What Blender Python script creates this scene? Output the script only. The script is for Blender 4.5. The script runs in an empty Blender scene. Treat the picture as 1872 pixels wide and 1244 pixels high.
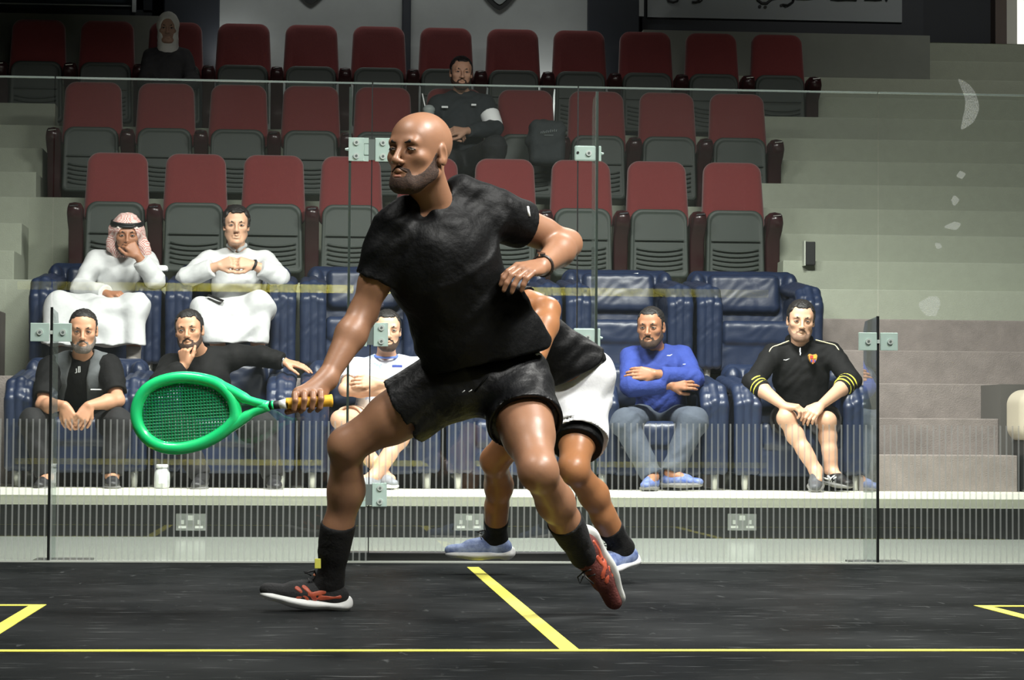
import bpy, bmesh, math, random
import numpy as np
from math import sin, cos, pi, radians
from mathutils import Vector, Matrix
random.seed(7)
SC = bpy.context.scene
COL = SC.collection
# ------------------------------------------------------------------ camera (solved from the court's real dimensions)
CX, CY, CZ, YAW, PIT, ROL, FOC = -0.66992, -10.5492, 0.56411, 0.0812066, 0.0402912, 0.0067455, 4354.03
_F = np.array([sin(YAW)*cos(PIT), cos(YAW)*cos(PIT), sin(PIT)])
_R = np.array([cos(YAW), -sin(YAW), 0.0]); _U = np.cross(_R, _F)
_R2 = _R*cos(ROL)+_U*sin(ROL); _U2 = -_R*sin(ROL)+_U*cos(ROL)
CAMP = np.array([CX, CY, CZ])
def W(u, v, Y):
    """point of the hall standing at depth Y that the photo shows at pixel u,v"""
    d = _F+_R2*(u-936)/FOC-_U2*(v-622)/FOC
    return CAMP+d*((Y-CY)/d[1])
cd = bpy.data.cameras.new('camera'); cam = bpy.data.objects.new('camera', cd); COL.objects.link(cam)
cd.sensor_width = 36; cd.lens = FOC/1872*36; cd.clip_start = .05; cd.clip_end = 100
M = Matrix(((_R2[0], _U2[0], -_F[0]), (_R2[1], _U2[1], -_F[1]), (_R2[2], _U2[2], -_F[2])))
cam.matrix_world = Matrix.Translation(Vector(CAMP)) @ M.to_4x4()
SC.camera = cam
SC.view_settings.view_transform = 'Standard'; SC.view_settings.look = 'None'
SC.view_settings.gamma = 1; SC.view_settings.use_curve_mapping = False
SC.view_settings.exposure = 0.0
# ------------------------------------------------------------------ materials
def srgb(r, g, b):
    f = lambda c: (c/255/12.92) if c/255 <= .04045 else ((c/255+.055)/1.055)**2.4
    return (f(r), f(g), f(b), 1)
MATS = {}
def mat(name, col, rough=.6, metal=0, spec=.5, noise=None, bump=None, col2=None, sss=0, coat=0, sheen=0):
    """noise=(scale, amount) mixes col with col2 (or darker); bump=(scale, strength, distance)"""
    if name in MATS: return MATS[name]
    m = bpy.data.materials.new(name); m.use_nodes = True
    nt = m.node_tree; N = nt.nodes; L = nt.links; b = N['Principled BSDF']
    b.inputs['Base Color'].default_value = col; b.inputs['Roughness'].default_value = rough
    b.inputs['Metallic'].default_value = metal; b.inputs['Specular IOR Level'].default_value = spec
    b.inputs['Coat Weight'].default_value = coat
    b.inputs['Sheen Weight'].default_value = sheen
    if sss: b.inputs['Subsurface Weight'].default_value = sss; b.inputs['Subsurface Radius'].default_value = (.012, .005, .003)
    tc = N.new('ShaderNodeTexCoord')
    if noise or col2:
        sc, amt = noise or (8, .5)
        n = N.new('ShaderNodeTexNoise'); n.inputs['Scale'].default_value = sc; n.inputs['Detail'].default_value = 6
        n.inputs['Roughness'].default_value = .65
        L.new(tc.outputs['Object'], n.inputs['Vector'])
        r = N.new('ShaderNodeMapRange'); r.inputs['From Min'].default_value = .3; r.inputs['From Max'].default_value = .7
        r.inputs['To Max'].default_value = amt
        L.new(n.outputs['Fac'], r.inputs['Value'])
        mx = N.new('ShaderNodeMix'); mx.data_type = 'RGBA'
        L.new(r.outputs['Result'], mx.inputs['Factor']); mx.inputs['A'].default_value = col
        mx.inputs['B'].default_value = col2 or tuple(c*.55 for c in col[:3])+(1,)
        L.new(mx.outputs['Result'], b.inputs['Base Color'])
    if bump:
        sc, st, ds = bump
        n2 = N.new('ShaderNodeTexNoise'); n2.inputs['Scale'].default_value = sc; n2.inputs['Detail'].default_value = 5
        L.new(tc.outputs['Object'], n2.inputs['Vector'])
        bp = N.new('ShaderNodeBump'); bp.inputs['Strength'].default_value = st; bp.inputs['Distance'].default_value = ds
        L.new(n2.outputs['Fac'], bp.inputs['Height']); L.new(bp.outputs['Normal'], b.inputs['Normal'])
    MATS[name] = m; return m
def glassy(name, tint, haze, fr=.10, rough=.0, stripes=False):
    """thin glass: what lies behind shows through, Fresnel mirror, and reflected haze put in as pale diffuse"""
    if name in MATS: return MATS[name]
    m = bpy.data.materials.new(name); m.use_nodes = True; nt = m.node_tree; N = nt.nodes; L = nt.links
    N.remove(N['Principled BSDF']); out = N['Material Output']
    tr = N.new('ShaderNodeBsdfTransparent'); tr.inputs['Color'].default_value = tint
    gl = N.new('ShaderNodeBsdfGlossy'); gl.inputs['Roughness'].default_value = rough
    df = N.new('ShaderNodeBsdfDiffuse'); df.inputs['Color'].default_value = (.62, .7, .64, 1)
    lw = N.new('ShaderNodeFresnel'); lw.inputs['IOR'].default_value = 1.5
    mlt = N.new('ShaderNodeMath'); mlt.operation = 'MULTIPLY'; mlt.inputs[1].default_value = fr; L.new(lw.outputs[0], mlt.inputs[0])
    m1 = N.new('ShaderNodeMixShader'); L.new(mlt.outputs[0], m1.inputs['Fac']); L.new(tr.outputs[0], m1.inputs[1]); L.new(gl.outputs[0], m1.inputs[2])
    m2 = N.new('ShaderNodeMixShader')
    tc = N.new('ShaderNodeTexCoord'); n = N.new('ShaderNodeTexNoise'); n.inputs['Scale'].default_value = 1.3; n.inputs['Detail'].default_value = 4
    L.new(tc.outputs['Object'], n.inputs['Vector'])
    r = N.new('ShaderNodeMapRange'); r.inputs['From Min'].default_value = .3; r.inputs['From Max'].default_value = .75
    r.inputs['To Min'].default_value = haze*.6; r.inputs['To Max'].default_value = haze*1.4  # pale diffuse share paints the milky haze of court reflections
    L.new(n.outputs['Fac'], r.inputs['Value']); L.new(r.outputs['Result'], m2.inputs['Fac'])
    L.new(m1.outputs[0], m2.inputs[1]); L.new(df.outputs[0], m2.inputs[2]); L.new(m2.outputs[0], out.inputs['Surface'])
    MATS[name] = m; return m
# ------------------------------------------------------------------ object helpers
def tag(o, label=None, cat=None, group=None, kind=None):
    if label: o['label'] = label
    if cat: o['category'] = cat
    if group: o['group'] = group
    if kind: o['kind'] = kind
    return o
def empty(name, loc, label=None, cat=None, group=None, rz=0):
    o = bpy.data.objects.new(name, None); COL.objects.link(o); o.location = Vector(loc); o.rotation_euler = (0, 0, rz)
    o.empty_display_size = .1
    return tag(o, label, cat, group)
def link(name, me, m=None, parent=None, world=True):
    o = bpy.data.objects.new(name, me); COL.objects.link(o)
    if m is not None: me.materials.append(m)
    if parent is not None:
        o.parent = parent
        if world:   # geometry given in hall coordinates
            if parent.parent is None:
                PM = Matrix.Translation(parent.location) @ parent.rotation_euler.to_matrix().to_4x4()
                o.matrix_parent_inverse = PM.inverted()
    return o
class MB:
    def __init__(s): s.b = bmesh.new()
    def box(s, x0, x1, y0, y1, z0, z1, bev=0):
        r = bmesh.ops.create_cube(s.b, size=1)
        vs = r['verts']
        for v in vs: v.co = Vector(((x0+x1)/2+v.co.x*(x1-x0), (y0+y1)/2+v.co.y*(y1-y0), (z0+z1)/2+v.co.z*(z1-z0)))
        if bev:
            es = {e for v in vs for e in v.link_edges}
            bmesh.ops.bevel(s.b, geom=list(es), offset=bev, segments=2, affect='EDGES', profile=.5)
        return s
    def prism(s, pts, y0, y1):
        """outline in x,z extruded along y"""
        a = [s.b.verts.new((x, y0, z)) for x, z in pts]; c = [s.b.verts.new((x, y1, z)) for x, z in pts]
        n = len(pts); s.b.faces.new(a); s.b.faces.new(c[::-1])
        for i in range(n): s.b.faces.new((a[i], c[i], c[(i+1) % n], a[(i+1) % n]))
        return s
    def poly(s, pts):
        s.b.faces.new([s.b.verts.new(p) for p in pts]); return s
    def tube(s, pts, r, seg=8, closed=False, flat=1.0):
        pts = [Vector(p) for p in pts]; n = len(pts); rings = []
        up = None
        for i, p in enumerate(pts):
            t = (pts[(i+1) % n] if (closed or i < n-1) else p)-(pts[i-1] if (closed or i > 0) else p)
            t.normalize()
            if up is None: up = Vector((0, 0, 1)) if abs(t.z) < .9 else Vector((0, 1, 0))
            a = t.cross(up).normalized(); c = a.cross(t).normalized(); up = c
            rr = r[i] if isinstance(r, (list, tuple)) else r
            rings.append([s.b.verts.new(p+(a*cos(2*pi*k/seg)+c*sin(2*pi*k/seg)*flat)*rr) for k in range(seg)])
        for i in range(n if closed else n-1):
            A = rings[i]; B_ = rings[(i+1) % n]
            for k in range(seg): s.b.faces.new((A[k], A[(k+1) % seg], B_[(k+1) % seg], B_[k]))
        if not closed: s.b.faces.new(rings[0][::-1]); s.b.faces.new(rings[-1])
        return s
    def disc(s, c, r, axis, h=.004, seg=20):
        c = Vector(c); axis = Vector(axis).normalized()
        return s.tube([c-axis*h/2, c+axis*h/2], r, seg)
    def lathe(s, prof, c, seg=20):
        c = Vector(c); rings = [[s.b.verts.new(c+Vector((r*cos(2*pi*k/seg), r*sin(2*pi*k/seg), z))) for k in range(seg)] for r, z in prof]
        for A, B_ in zip(rings, rings[1:]):
            for k in range(seg): s.b.faces.new((A[k], A[(k+1) % seg], B_[(k+1) % seg], B_[k]))
        s.b.faces.new(rings[0][::-1]); s.b.faces.new(rings[-1]); return s
    def build(s, name, m, parent=None, smooth=False, world=True):
        bmesh.ops.recalc_face_normals(s.b, faces=s.b.faces)
        me = bpy.data.meshes.new(name); s.b.to_mesh(me); s.b.free()
        if smooth:
            me.polygons.foreach_set('use_smooth', [True]*len(me.polygons))
        return link(name, me, m, parent, world)
def copy_tree(o, parent=None):
    c = o.copy(); COL.objects.link(c)
    if parent is not None: c.parent = parent; c.matrix_parent_inverse = o.matrix_parent_inverse.copy()
    for ch in list(o.children): copy_tree(ch, c)
    return c
def struct(name, mb, m, **k): return tag(mb.build(name, m, **k), kind='structure')
# ------------------------------------------------------------------ the hall
def floor_material():
    m = mat('court_vinyl', (.016, .018, .019, 1), .42, spec=0)
    nt = m.node_tree; N = nt.nodes; L = nt.links; b = N['Principled BSDF']
    tc = N.new('ShaderNodeTexCoord')
    def noise(sx, sy, sc, lo, hi, det=5):
        mp = N.new('ShaderNodeMapping'); mp.inputs['Scale'].default_value = (sx, sy, 1); mp.inputs['Rotation'].default_value = (0, 0, .15)
        n = N.new('ShaderNodeTexNoise'); n.inputs['Scale'].default_value = sc; n.inputs['Detail'].default_value = det
        r = N.new('ShaderNodeMapRange'); r.inputs['From Min'].default_value = lo; r.inputs['From Max'].default_value = hi
        L.new(tc.outputs['Object'], mp.inputs['Vector']); L.new(mp.outputs[0], n.inputs['Vector']); L.new(n.outputs['Fac'], r.inputs['Value'])
        return r.outputs['Result']
    a = noise(1, 1, 1.4, .35, .75); c = noise(2, 9, 3.0, .60, .78, 8); d = noise(6, 1.2, 4, .66, .8, 8)
    m1 = N.new('ShaderNodeMix'); m1.data_type = 'RGBA'; L.new(a, m1.inputs['Factor'])
    m1.inputs['A'].default_value = (.0085, .0097, .0100, 1); m1.inputs['B'].default_value = (.018, .020, .0205, 1)
    mx = N.new('ShaderNodeMath'); mx.operation = 'ADD'; mx.use_clamp = True
    L.new(c, mx.inputs[0]); L.new(d, mx.inputs[1])
    ml = N.new('ShaderNodeMath'); ml.operation = 'MULTIPLY'; ml.inputs[1].default_value = .9; L.new(mx.outputs[0], ml.inputs[0])
    m2 = N.new('ShaderNodeMix'); m2.data_type = 'RGBA'; L.new(ml.outputs[0], m2.inputs['Factor'])
    L.new(m1.outputs['Result'], m2.inputs['A']); m2.inputs['B'].default_value = (.085, .09, .09, 1)
    L.new(m2.outputs['Result'], b.inputs['Base Color'])
    rr = N.new('ShaderNodeMapRange'); L.new(a, rr.inputs['Value']); rr.inputs['To Min'].default_value = .22; rr.inputs['To Max'].default_value = .36
    g = N.new('ShaderNodeBsdfGlossy'); L.new(rr.outputs['Result'], g.inputs['Roughness']); g.inputs['Color'].default_value = (1, 1, 1, 1)
    x = N.new('ShaderNodeMixShader'); x.inputs['Fac'].default_value = .034; L.new(b.outputs[0], x.inputs[1]); L.new(g.outputs[0], x.inputs[2]); L.new(x.outputs[0], N['Material Output'].inputs['Surface'])
    return m
struct('floor', MB().box(-3.2, 3.2, -9.75, .0, -.12, 0), floor_material())
struct('floor', MB().box(-9, 9, .0, 9.4, -.12, -.004), mat('grey_gloss_floor', srgb(150, 156, 148), .16, noise=(2, .15)))
struct('floor', MB().box(-9, 9, -14, -9.75, -.12, -.004), mat('dark_hall_floor', srgb(70, 70, 70), .5))
for sx in (-1, 1):
    struct('floor', MB().box(min(sx*3.2, sx*9), max(sx*3.2, sx*9), -9.75, 0, -.12, -.004), MATS['dark_hall_floor'])
yel = mat('yellow_court_paint', (.88, .80, .085, 1), .5, noise=(14, .12))
T = .0015
def line(x0, x1, y0, y1, label):
    tag(MB().box(x0, x1, y0, y1, -.001, T).build('court_line', yel), label, 'line', 'yellow court lines')
line(-3.2, 3.2, -4.31, -4.26, 'long yellow short line running right across the black court floor')
line(-.025, .025, -4.26, -.33, 'yellow half court line running from the short line towards the glass door')
line(-3.2, -1.6, -2.66, -2.61, 'thin yellow back line of the service box at the left edge of the photo')
line(-1.6, -1.55, -4.26, -2.61, 'thick slanting yellow inner line of the service box at the left edge')
line(1.6, 3.2, -2.66, -2.61, 'thin yellow back line of the service box at the right edge of the photo')
line(1.55, 1.6, -4.26, -2.61, 'thick slanting yellow inner line of the service box at the right edge')
# carpeted platforms
carpet_lo = mat('brown_grey_carpet', srgb(138, 130, 125), .95, noise=(9, .55), bump=(160, .4, .01))
carpet_hi = mat('green_grey_carpet', srgb(160, 166, 150), .95, noise=(14, .16), bump=(160, .3, .01))
edge_m = mat('cream_platform_edge', srgb(214, 214, 198), .5, noise=(30, .2))
blk = mat('black_plinth', srgb(26, 28, 28), .5, noise=(3, .4))
Z0, RS, TR, Y0 = .255, .2185, .389, 3.2
zt = lambda k: Z0+k*RS-.004
yt = lambda k: Y0+(k-1)*TR
struct('floor', MB().box(-9, 9, 2.66, 9.4, .172, Z0, .006), edge_m).name = 'floor_platform'
struct('trim_1', MB().box(-9, 9, 2.72, 2.75, -.004, .172), blk)
struct('trim_2', MB().box(-9, 9, 2.64, 2.66, .225, .257), mat('pale_nosing', srgb(240, 240, 228), .35))
XL, XR = -3.05, 2.95
tiers = [(3, 6), (6, 9), (9, 12), (12, 15)]
for i, (a, c) in enumerate(tiers):
    xr = (2.62, 2.9, 3.3, 3.9)[i]; xl = (-2.85, -2.85, -2.85, -2.95)[i]
    m = (carpet_lo, carpet_hi, carpet_hi, carpet_hi)[i]
    struct('floor_tier', MB().box(xl, xr, yt(a)+.006, 9.4, .2 if i == 0 else zt(a-3)+.002, zt(a), .004), m)
for k in range(1, 18):
    m = carpet_lo if k <= 5 else carpet_hi
    x1 = 3.44 if k <= 2 else 9
    struct('floor_step', MB().box(2.5, x1, yt(k)+.0001*k, 9.4-.002+.001*k, zt(k-1)-.01, zt(k), .006), m)
    struct('floor_step', MB().box(-9, -2.7, yt(k)+.0001*k, 9.4-.002+.001*k, zt(k-1)-.01, zt(k), .006), m)
struct('floor_step', MB().box(3.44, 9, yt(1)+.35, yt(3)+.05, Z0-.01, zt(3)-.01), mat('dark_grey_carpet', srgb(84, 82, 78), .95))  # dark grey infill beside the lowest right steps
# hall shell
wall_m = mat('grey_plaster', srgb(120, 124, 116), .9, noise=(5, .25))
dark_m = mat('dark_blue_cladding', srgb(28, 34, 42), .55, noise=(6, .3))
struct('wall_left', MB().box(-9.2, -9, -14, 10, -.1, 8), wall_m)
struct('wall_right', MB().box(9, 9.2, -14, 10, -.1, 8), wall_m)
struct('wall_front', MB().box(-9.2, 9.2, -14.2, -14, -.1, 8), mat('dark_hall_wall', srgb(52, 56, 54), .9))
struct('wall_back', MB().box(-9.2, 9.2, 9.6, 9.8, -.1, 8), dark_m)
struct('ceiling', MB().box(-9.2, 9.2, -14.2, 9.8, 8, 8.2), mat('black_ceiling', srgb(30, 30, 30), .9))
# parapet behind the top row
par = struct('wall_parapet', MB().box(-9, -1.96, 8.70, 8.84, zt(12)-.1, 3.93), wall_m)
struct('wall_parapet', MB().box(1.96, 4.35, 8.70, 8.84, zt(12)-.1, 3.90), wall_m)
# pale metal panels with a shield on each
pan = mat('brushed_pale_panel', srgb(150, 156, 156), .38, metal=.25, noise=(2.2, .35), bump=(3, .12, .02))
def shield(cx, zb, w, h, n=14):
    pts = []
    for i in range(n+1):
        t = i/n; pts.append((cx-w/2*(1-t)**.72, zb+h*.40*(1-t)))
    pts[-1] = (cx, zb)
    R_ = [(2*cx-x, z) for x, z in pts[::-1][1:]]
    return [(cx-w/2, zb+h)]+pts+R_+[(cx+w/2, zb+h)]
for cx, xa, xb, zb, nm in ((-.76, -1.50, -.01, 4.085, 'left'), (.79, .06, 1.52, 4.07, 'right')):
    e = empty('wall_panel', (cx, 8.9, zt(12)), 'pale metal wall panel with a dark shield emblem, %s of the two' % nm, 'panel', 'pale panels behind the top row')
    MB().box(xa, xb, 8.90, 8.93, zt(12), 5.4, .003).build('panel_sheet', pan, e)
    em = MB(); o_ = shield(cx, zb-.0, .34, .42); i_ = shield(cx, zb+.045, .25, .33)
    em.prism(o_, 8.885, 8.90); em.build('emblem', mat('dark_emblem', srgb(22, 26, 26), .5), e)
    MB().prism(i_, 8.881, 8.886).build('emblem_field', mat('emblem_grey', srgb(105, 112, 112), .5), e)
for x0, x1, lb in ((-1.95, -1.50, 'dark blue pillar at the left end of the pale panels'), (1.52, 1.95, 'dark blue pillar at the right end of the pale panels'), (-.01, .06, 'narrow dark post between the two pale panels')):
    tag(MB().box(x0, x1, 8.86, 9.0, zt(12), 6.5, .01).build('pillar' if x1-x0 > .1 else 'mullion_post', dark_m), lb, 'pillar')
# name board with arabic lettering and frame
e = empty('name_board', (3.1, 8.92, 4.0), 'long grey name board with black Arabic lettering above the top row', 'sign')
MB().box(1.98, 4.35, 8.92, 9.0, 3.93, 5.0).build('board_frame', dark_m, e)
MB().box(2.02, 4.165, 8.9, 8.93, 4.042, 4.7).build('board_face', mat('grey_board', srgb(132, 138, 140), .6), e)
MB().box(1.945, 1.985, 8.86, 8.93, 4.04, 4.9).build('edge_strip', mat('pale_strip', srgb(190, 196, 196), .3, metal=.6), e)
ink = mat('black_ink', srgb(14, 16, 18), .6)
def stroke(pts, r): MB().tube([W(u, v, 8.895) for u, v in pts], r, 6).build('letter', ink, e)
def dot(u, v, r=.014): MB().disc(W(u, v, 8.895), r, (0, 1, 0), .006, 8).build('letter_dot', ink, e)
stroke([(1218, -6), (1222, 2), (1230, 4), (1238, 2), (1240, -8)], .012)
stroke([(1265, 4), (1273, 4), (1279, -2), (1281, -10)], .011)
stroke([(1284, 0), (1280, 3), (1271, 4)], .008)
stroke([(1383, -8), (1385, 0), (1393, 6), (1402, 6), (1409, 0), (1405, -6), (1398, -6)], .012); dot(1389, 12); dot(1399, 13)
stroke([(1407, -5), (1413, -2), (1420, -4), (1424, -10)], .012)
stroke([(1430, 9), (1440, 10), (1449, 4), (1452, -6)], .012); dot(1428, 10, .012); dot(1436, 11.5, .012)
stroke([(1455, -3), (1470, -2), (1485, -3)], .011)
stroke([(1518, -2), (1532, 0), (1548, -1), (1566, 0)], .011); stroke([(1580, -1), (1600, 0), (1612, -1)], .010); stroke([(1618, -4), (1621, 2)], .010)
stroke([(1335, -4), (1352, -3), (1365, -5)], .010)
# window frame, left
e = struct('window_1', MB().box(-9, -2.05, 8.95, 9.05, 3.93, 4.02).box(-9, -2.05, 8.95, 9.05, 4.62, 4.72).box(-2.12, -2.05, 8.95, 9.05, 4.0, 4.7), dark_m)
glz = mat('window_glazing', srgb(70, 80, 88), .2, noise=(3, .5))
MB().box(-9, -2.2, 9.0, 9.03, 4.02, 4.62).build('pane', glz, e)
wf = mat('pale_window_bar', srgb(190, 198, 200), .4)
MB().box(-2.21, -2.18, 8.93, 8.97, 4.0, 4.7).build('window_frame', wf, e)
MB().box(-9, -2.22, 8.96, 8.98, 4.115, 4.135).build('window_bar', wf, e)
MB().box(-9, -2.22, 8.96, 8.98, 4.05, 4.058).build('window_bar', wf, e)
# lit doorway top right
dd = struct('door_1', MB().box(5.12, 5.22, 9.45, 9.6, 3.9, 6), mat('brown_frame', srgb(96, 84, 78), .6))
MB().box(5.22, 5.32, 9.48, 9.6, 3.9, 6).build('door_frame', mat('pale_frame', srgb(214, 214, 204), .5), dd)
md = bpy.data.materials.new('lit_room'); md.use_nodes = True
b_ = md.node_tree.nodes['Principled BSDF']; b_.inputs['Base Color'].default_value = (.9, .9, .85, 1); b_.inputs['Emission Color'].default_value = (1, .99, .93, 1); b_.inputs['Emission Strength'].default_value = .85
MB().box(5.32, 6.5, 9.55, 9.6, 3.9, 6).build('lit_opening', md, dd)
# step light on the stair cheek
e = empty('step_light', W(1480, 464, 5.5), 'small black step light box fixed where the stair meets the red seats', 'lamp')
c = W(1480, 464, 5.5)
MB().box(c[0]-.04, c[0]+.035, 5.47, 5.535, c[2]-.08, c[2]+.08, .005).build('housing', blk, e)
MB().box(c[0]-.045, c[0]-.036, 5.46, 5.534, c[2]-.085, c[2]+.085).build('rim', mat('pale_rim', srgb(190, 196, 182), .5), e)
# power sockets in the plinth
for u in (349, 857, 1356):
    c = W(u, 955, 2.72)
    e = empty('power_socket', (c[0], 2.72, c[2]), {349: 'silver double power socket on the black plinth under the left armchairs', 857: 'silver double power socket on the black plinth left of the standing blue shoe', 1356: 'silver double power socket on the black plinth under the right armchairs'}[u], 'socket', 'double sockets along the plinth')
    MB().box(c[0]-.082, c[0]+.082, 2.708, 2.72, c[2]-.047, c[2]+.047, .003).build('face_plate', mat('brushed_steel', srgb(165, 168, 165), .45, metal=.3), e)
    for s in (-1, 1):
        x = c[0]+s*.045; mb = MB()
        mb.box(x-.022, x+.022, 2.704, 2.709, c[2]-.034, c[2]-.020).box(x-.008, x+.008, 2.704, 2.709, c[2]-.012, c[2]+.012)
        mb.build('outlet', mat('white_plastic', srgb(235, 238, 232), .4), e)
    MB().box(c[0]-.017, c[0]+.017, 2.702, 2.709, c[2]+.010, c[2]+.038, .002).build('rocker_switch', MATS['white_plastic'], e)
# ------------------------------------------------------------------ glass back wall of the court
gm = glassy('court_glass', (.95, .985, .965, 1), .024, fr=2.0)
strip_m = bpy.data.materials.new('frosted_print'); strip_m.use_nodes = True
_n = strip_m.node_tree.nodes; _l = strip_m.node_tree.links; _p = _n['Principled BSDF']
_p.inputs['Base Color'].default_value = (.52, .55, .53, 1); _p.inputs['Roughness'].default_value = .6
_t = _n.new('ShaderNodeBsdfTransparent'); _x = _n.new('ShaderNodeMixShader'); _x.inputs['Fac'].default_value = .42
_l.new(_t.outputs[0], _x.inputs[1]); _l.new(_p.outputs[0], _x.inputs[2]); _l.new(_x.outputs[0], _n['Material Output'].inputs['Surface'])
green_edge = mat('polished_glass_edge', srgb(150, 165, 158), .12, spec=1.0)
dark_edge = mat('dark_glass_joint', srgb(30, 34, 34), .4)
PX = [-3.2, -1.835, -.441, .479, 1.843, 3.2]
nm = ['clear glass panel with printed stripes at the left end of the court', 'clear striped glass panel between the left fin and the door', 'clear striped glass door in the back wall behind the players', 'clear striped glass panel between the door and the right fin', 'clear striped glass panel at the right end of the court']
PH = .028
for i in range(5):
    xa, xb = PX[i]+.003, PX[i+1]-.003
    e = empty('glass_door' if i == 2 else 'glass_screen', ((xa+xb)/2, .006, 0), nm[i], 'glass', 'glass panes of the court back wall')
    zb = .05 if i == 2 else .008
    MB().poly([(xa, 0, zb), (xb, 0, zb), (xb, 0, 2.125), (xa, 0, 2.125)]).build('pane', gm, e)
    MB().box(xa, xb, -.001, .011, 2.124, 2.131, .001).build('polished_edge', green_edge, e)
    st = MB(); k0 = math.ceil((xa+3.2)/PH)
    x = -3.2+k0*PH
    while x+.007 < xb:
        st.poly([(x, -.0015, zb), (x+.0078, -.0015, zb), (x+.0078, -.0015, .625), (x, -.0015, .625)]); x += PH
    st.build('stripe_print', strip_m, e)
    if i == 2: DOOR = e
    LASTP = e
for x in (-.441, .479): MB().box(x-.0025, x+.0025, .0, .01, .03, 2.125).build('door_seal', dark_edge, DOOR)
fin_m = glassy('fin_glass', (.50, .56, .55, 1), .05, fr=.5)
def fin(x, top, dep, lb):
    e = empty('glass_fin', (x, .14, 0), lb, 'glass', 'glass fins bracing the back wall')
    mb = MB(); P = [(.012, 0), (dep, 0), (dep, top-.05), (dep-.03, top-.012), (.012, top)]
    mb.poly([(x, y, z) for y, z in P]); mb.build('fin_pane', fin_m, e)
    f2 = MB(); f2.box(x-.0055, x+.0055, .0, .012, .0, top)
    f2.build('front_edge', dark_edge if top < 1.5 else mat('pale_glass_edge', srgb(120, 135, 130), .25), e)
    MB().box(x-.08, x+.17, .02, dep+.02, -.004, .004).build('floor_plate', mat('dull_steel', srgb(95, 98, 96), .4, metal=.7), e)
fin(-1.835, 1.115, .29, 'short glass fin standing behind the back wall near its left end')
fin(1.843, 1.115, .29, 'short glass fin standing behind the back wall near its right end')
fin(-.538, 2.11, .2, 'tall glass fin beside the left edge of the glass door')
fin(.565, 2.11, .2, 'tall glass fin beside the right edge of the glass door')
struct('trim_3', MB().box(-.56, .57, .03, .16, -.004, .045, .004), blk)
struct('trim_4', MB().box(-3.2, 3.2, -.004, .014, -.002, .008), mat('pale_channel', srgb(200, 206, 196), .4))
plate = mat('pale_green_steel', srgb(200, 226, 216), .45, metal=.15)
bolt = mat('pale_bolt', srgb(225, 238, 232), .35, metal=.3); hole = mat('bolt_socket', srgb(110, 122, 118), .5)
def bolts(e, pts):
    for x, z in pts:
        MB().disc((x, -.017, z), .013, (0, 1, 0), .010, 18).build('bolt', bolt, e)
        MB().disc((x, -.0225, z), .006, (0, 1, 0), .003, 6).build('bolt_socket', hole, e)
def patch(x, z, lb):
    e = empty('glass_clamp', (x, -.006, z), lb, 'fitting', 'square patch fittings on the glass')
    MB().box(x-.09, x-.008, -.012, 0, z-.04, z+.04, .002).build('plate', plate, e)
    MB().box(x+.008, x+.088, -.012, 0, z-.04, z+.04, .002).build('plate', plate, e)
    MB().box(x-.006, x+.006, -.01, .0, z-.008, z+.008).build('clip', bolt, e)
    bolts(e, [(x-.048, z), (x+.052, z)])
zl = W(92, 608, 0); zr = W(1605, 625, 0)
patch(-1.835, zl[2], 'pale green patch fitting across the left glass fin'); patch(1.843, zr[2], 'pale green patch fitting across the right glass fin')
def hinge(z, hd=.052):
    e = MB().box(-.545, -.476, -.014, 0, z-hd, z+hd, .002).box(-.427, -.362, -.014, 0, z-hd, z+hd, .002).box(-.476, -.456, -.0139, 0, z-.024, z+.024, .002).box(-.480, -.456, -.012, 0, z-hd, z-.028).box(-.480, -.456, -.012, 0, z+.028, z+hd).tube([(-.560, -.005, z), (-.545, -.005, z)], [.004, .007], 8).build('door_hinge', plate, DOOR)
    MB().box(-.456, -.427, -.010, 0, z-hd+.006, z+hd-.006).build('knuckle', hole, e)
    bolts(e, [(-.51, z+.03), (-.51, z-.03), (-.392, z+.03), (-.392, z-.03)])
for v in (274, 612, 905): hinge(W(672, v, 0)[2])
def latch(z, h=.034):
    e = MB().box(.463, .558, -.013, 0, z-h, z+h, .006).box(.571, .583, -.008, .0, z-h, z+h, .003).tube([(.583, -.005, z), (.594, -.005, z)], [.007, .004], 8).build('door_latch', plate, DOOR)
    bolts(e, [(.526, z)])
    MB().disc((.477, -.0145, z+.002), .006, (0, 1, 0), .004, 10).build('keyhole', ink, e)
latch(W(1072, 281, 0)[2]); latch(W(1072, 618, 0)[2], .042)
# chalky ball marks on the glass
def smooth(P, n=4, closed=True):
    P = [np.array(p) for p in P]; N_ = len(P); o = []
    for i in range(N_ if closed else N_-1):
        p0, p1, p2, p3 = (P[(i-1) % N_] if closed or i > 0 else P[i]), P[i], P[(i+1) % N_], (P[(i+2) % N_] if closed or i+2 < N_ else P[(i+1) % N_])
        for j in range(n): t = j/n; o.append(.5*((2*p1)+(-p0+p2)*t+(2*p0-5*p1+4*p2-p3)*t*t+(-p0+3*p1-3*p2+p3)*t**3))
    if not closed: o.append(P[-1])
    return o
mk = bpy.data.materials.new('chalk_smear'); mk.use_nodes = True
_n = mk.node_tree.nodes; _l = mk.node_tree.links; _p = _n['Principled BSDF']; _p.inputs['Base Color'].default_value = (.85, .9, .86, 1); _p.inputs['Roughness'].default_value = .9
_t = _n.new('ShaderNodeBsdfTransparent'); _x = _n.new('ShaderNodeMixShader'); _z = _n.new('ShaderNodeTexNoise'); _z.inputs['Scale'].default_value = 30
_m = _n.new('ShaderNodeMapRange'); _m.inputs['From Min'].default_value = .35; _m.inputs['From Max'].default_value = .6; _m.inputs['To Min'].default_value = .12; _m.inputs['To Max'].default_value = .5
_l.new(_z.outputs['Fac'], _m.inputs['Value']); _l.new(_m.outputs[0], _x.inputs['Fac'])
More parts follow.
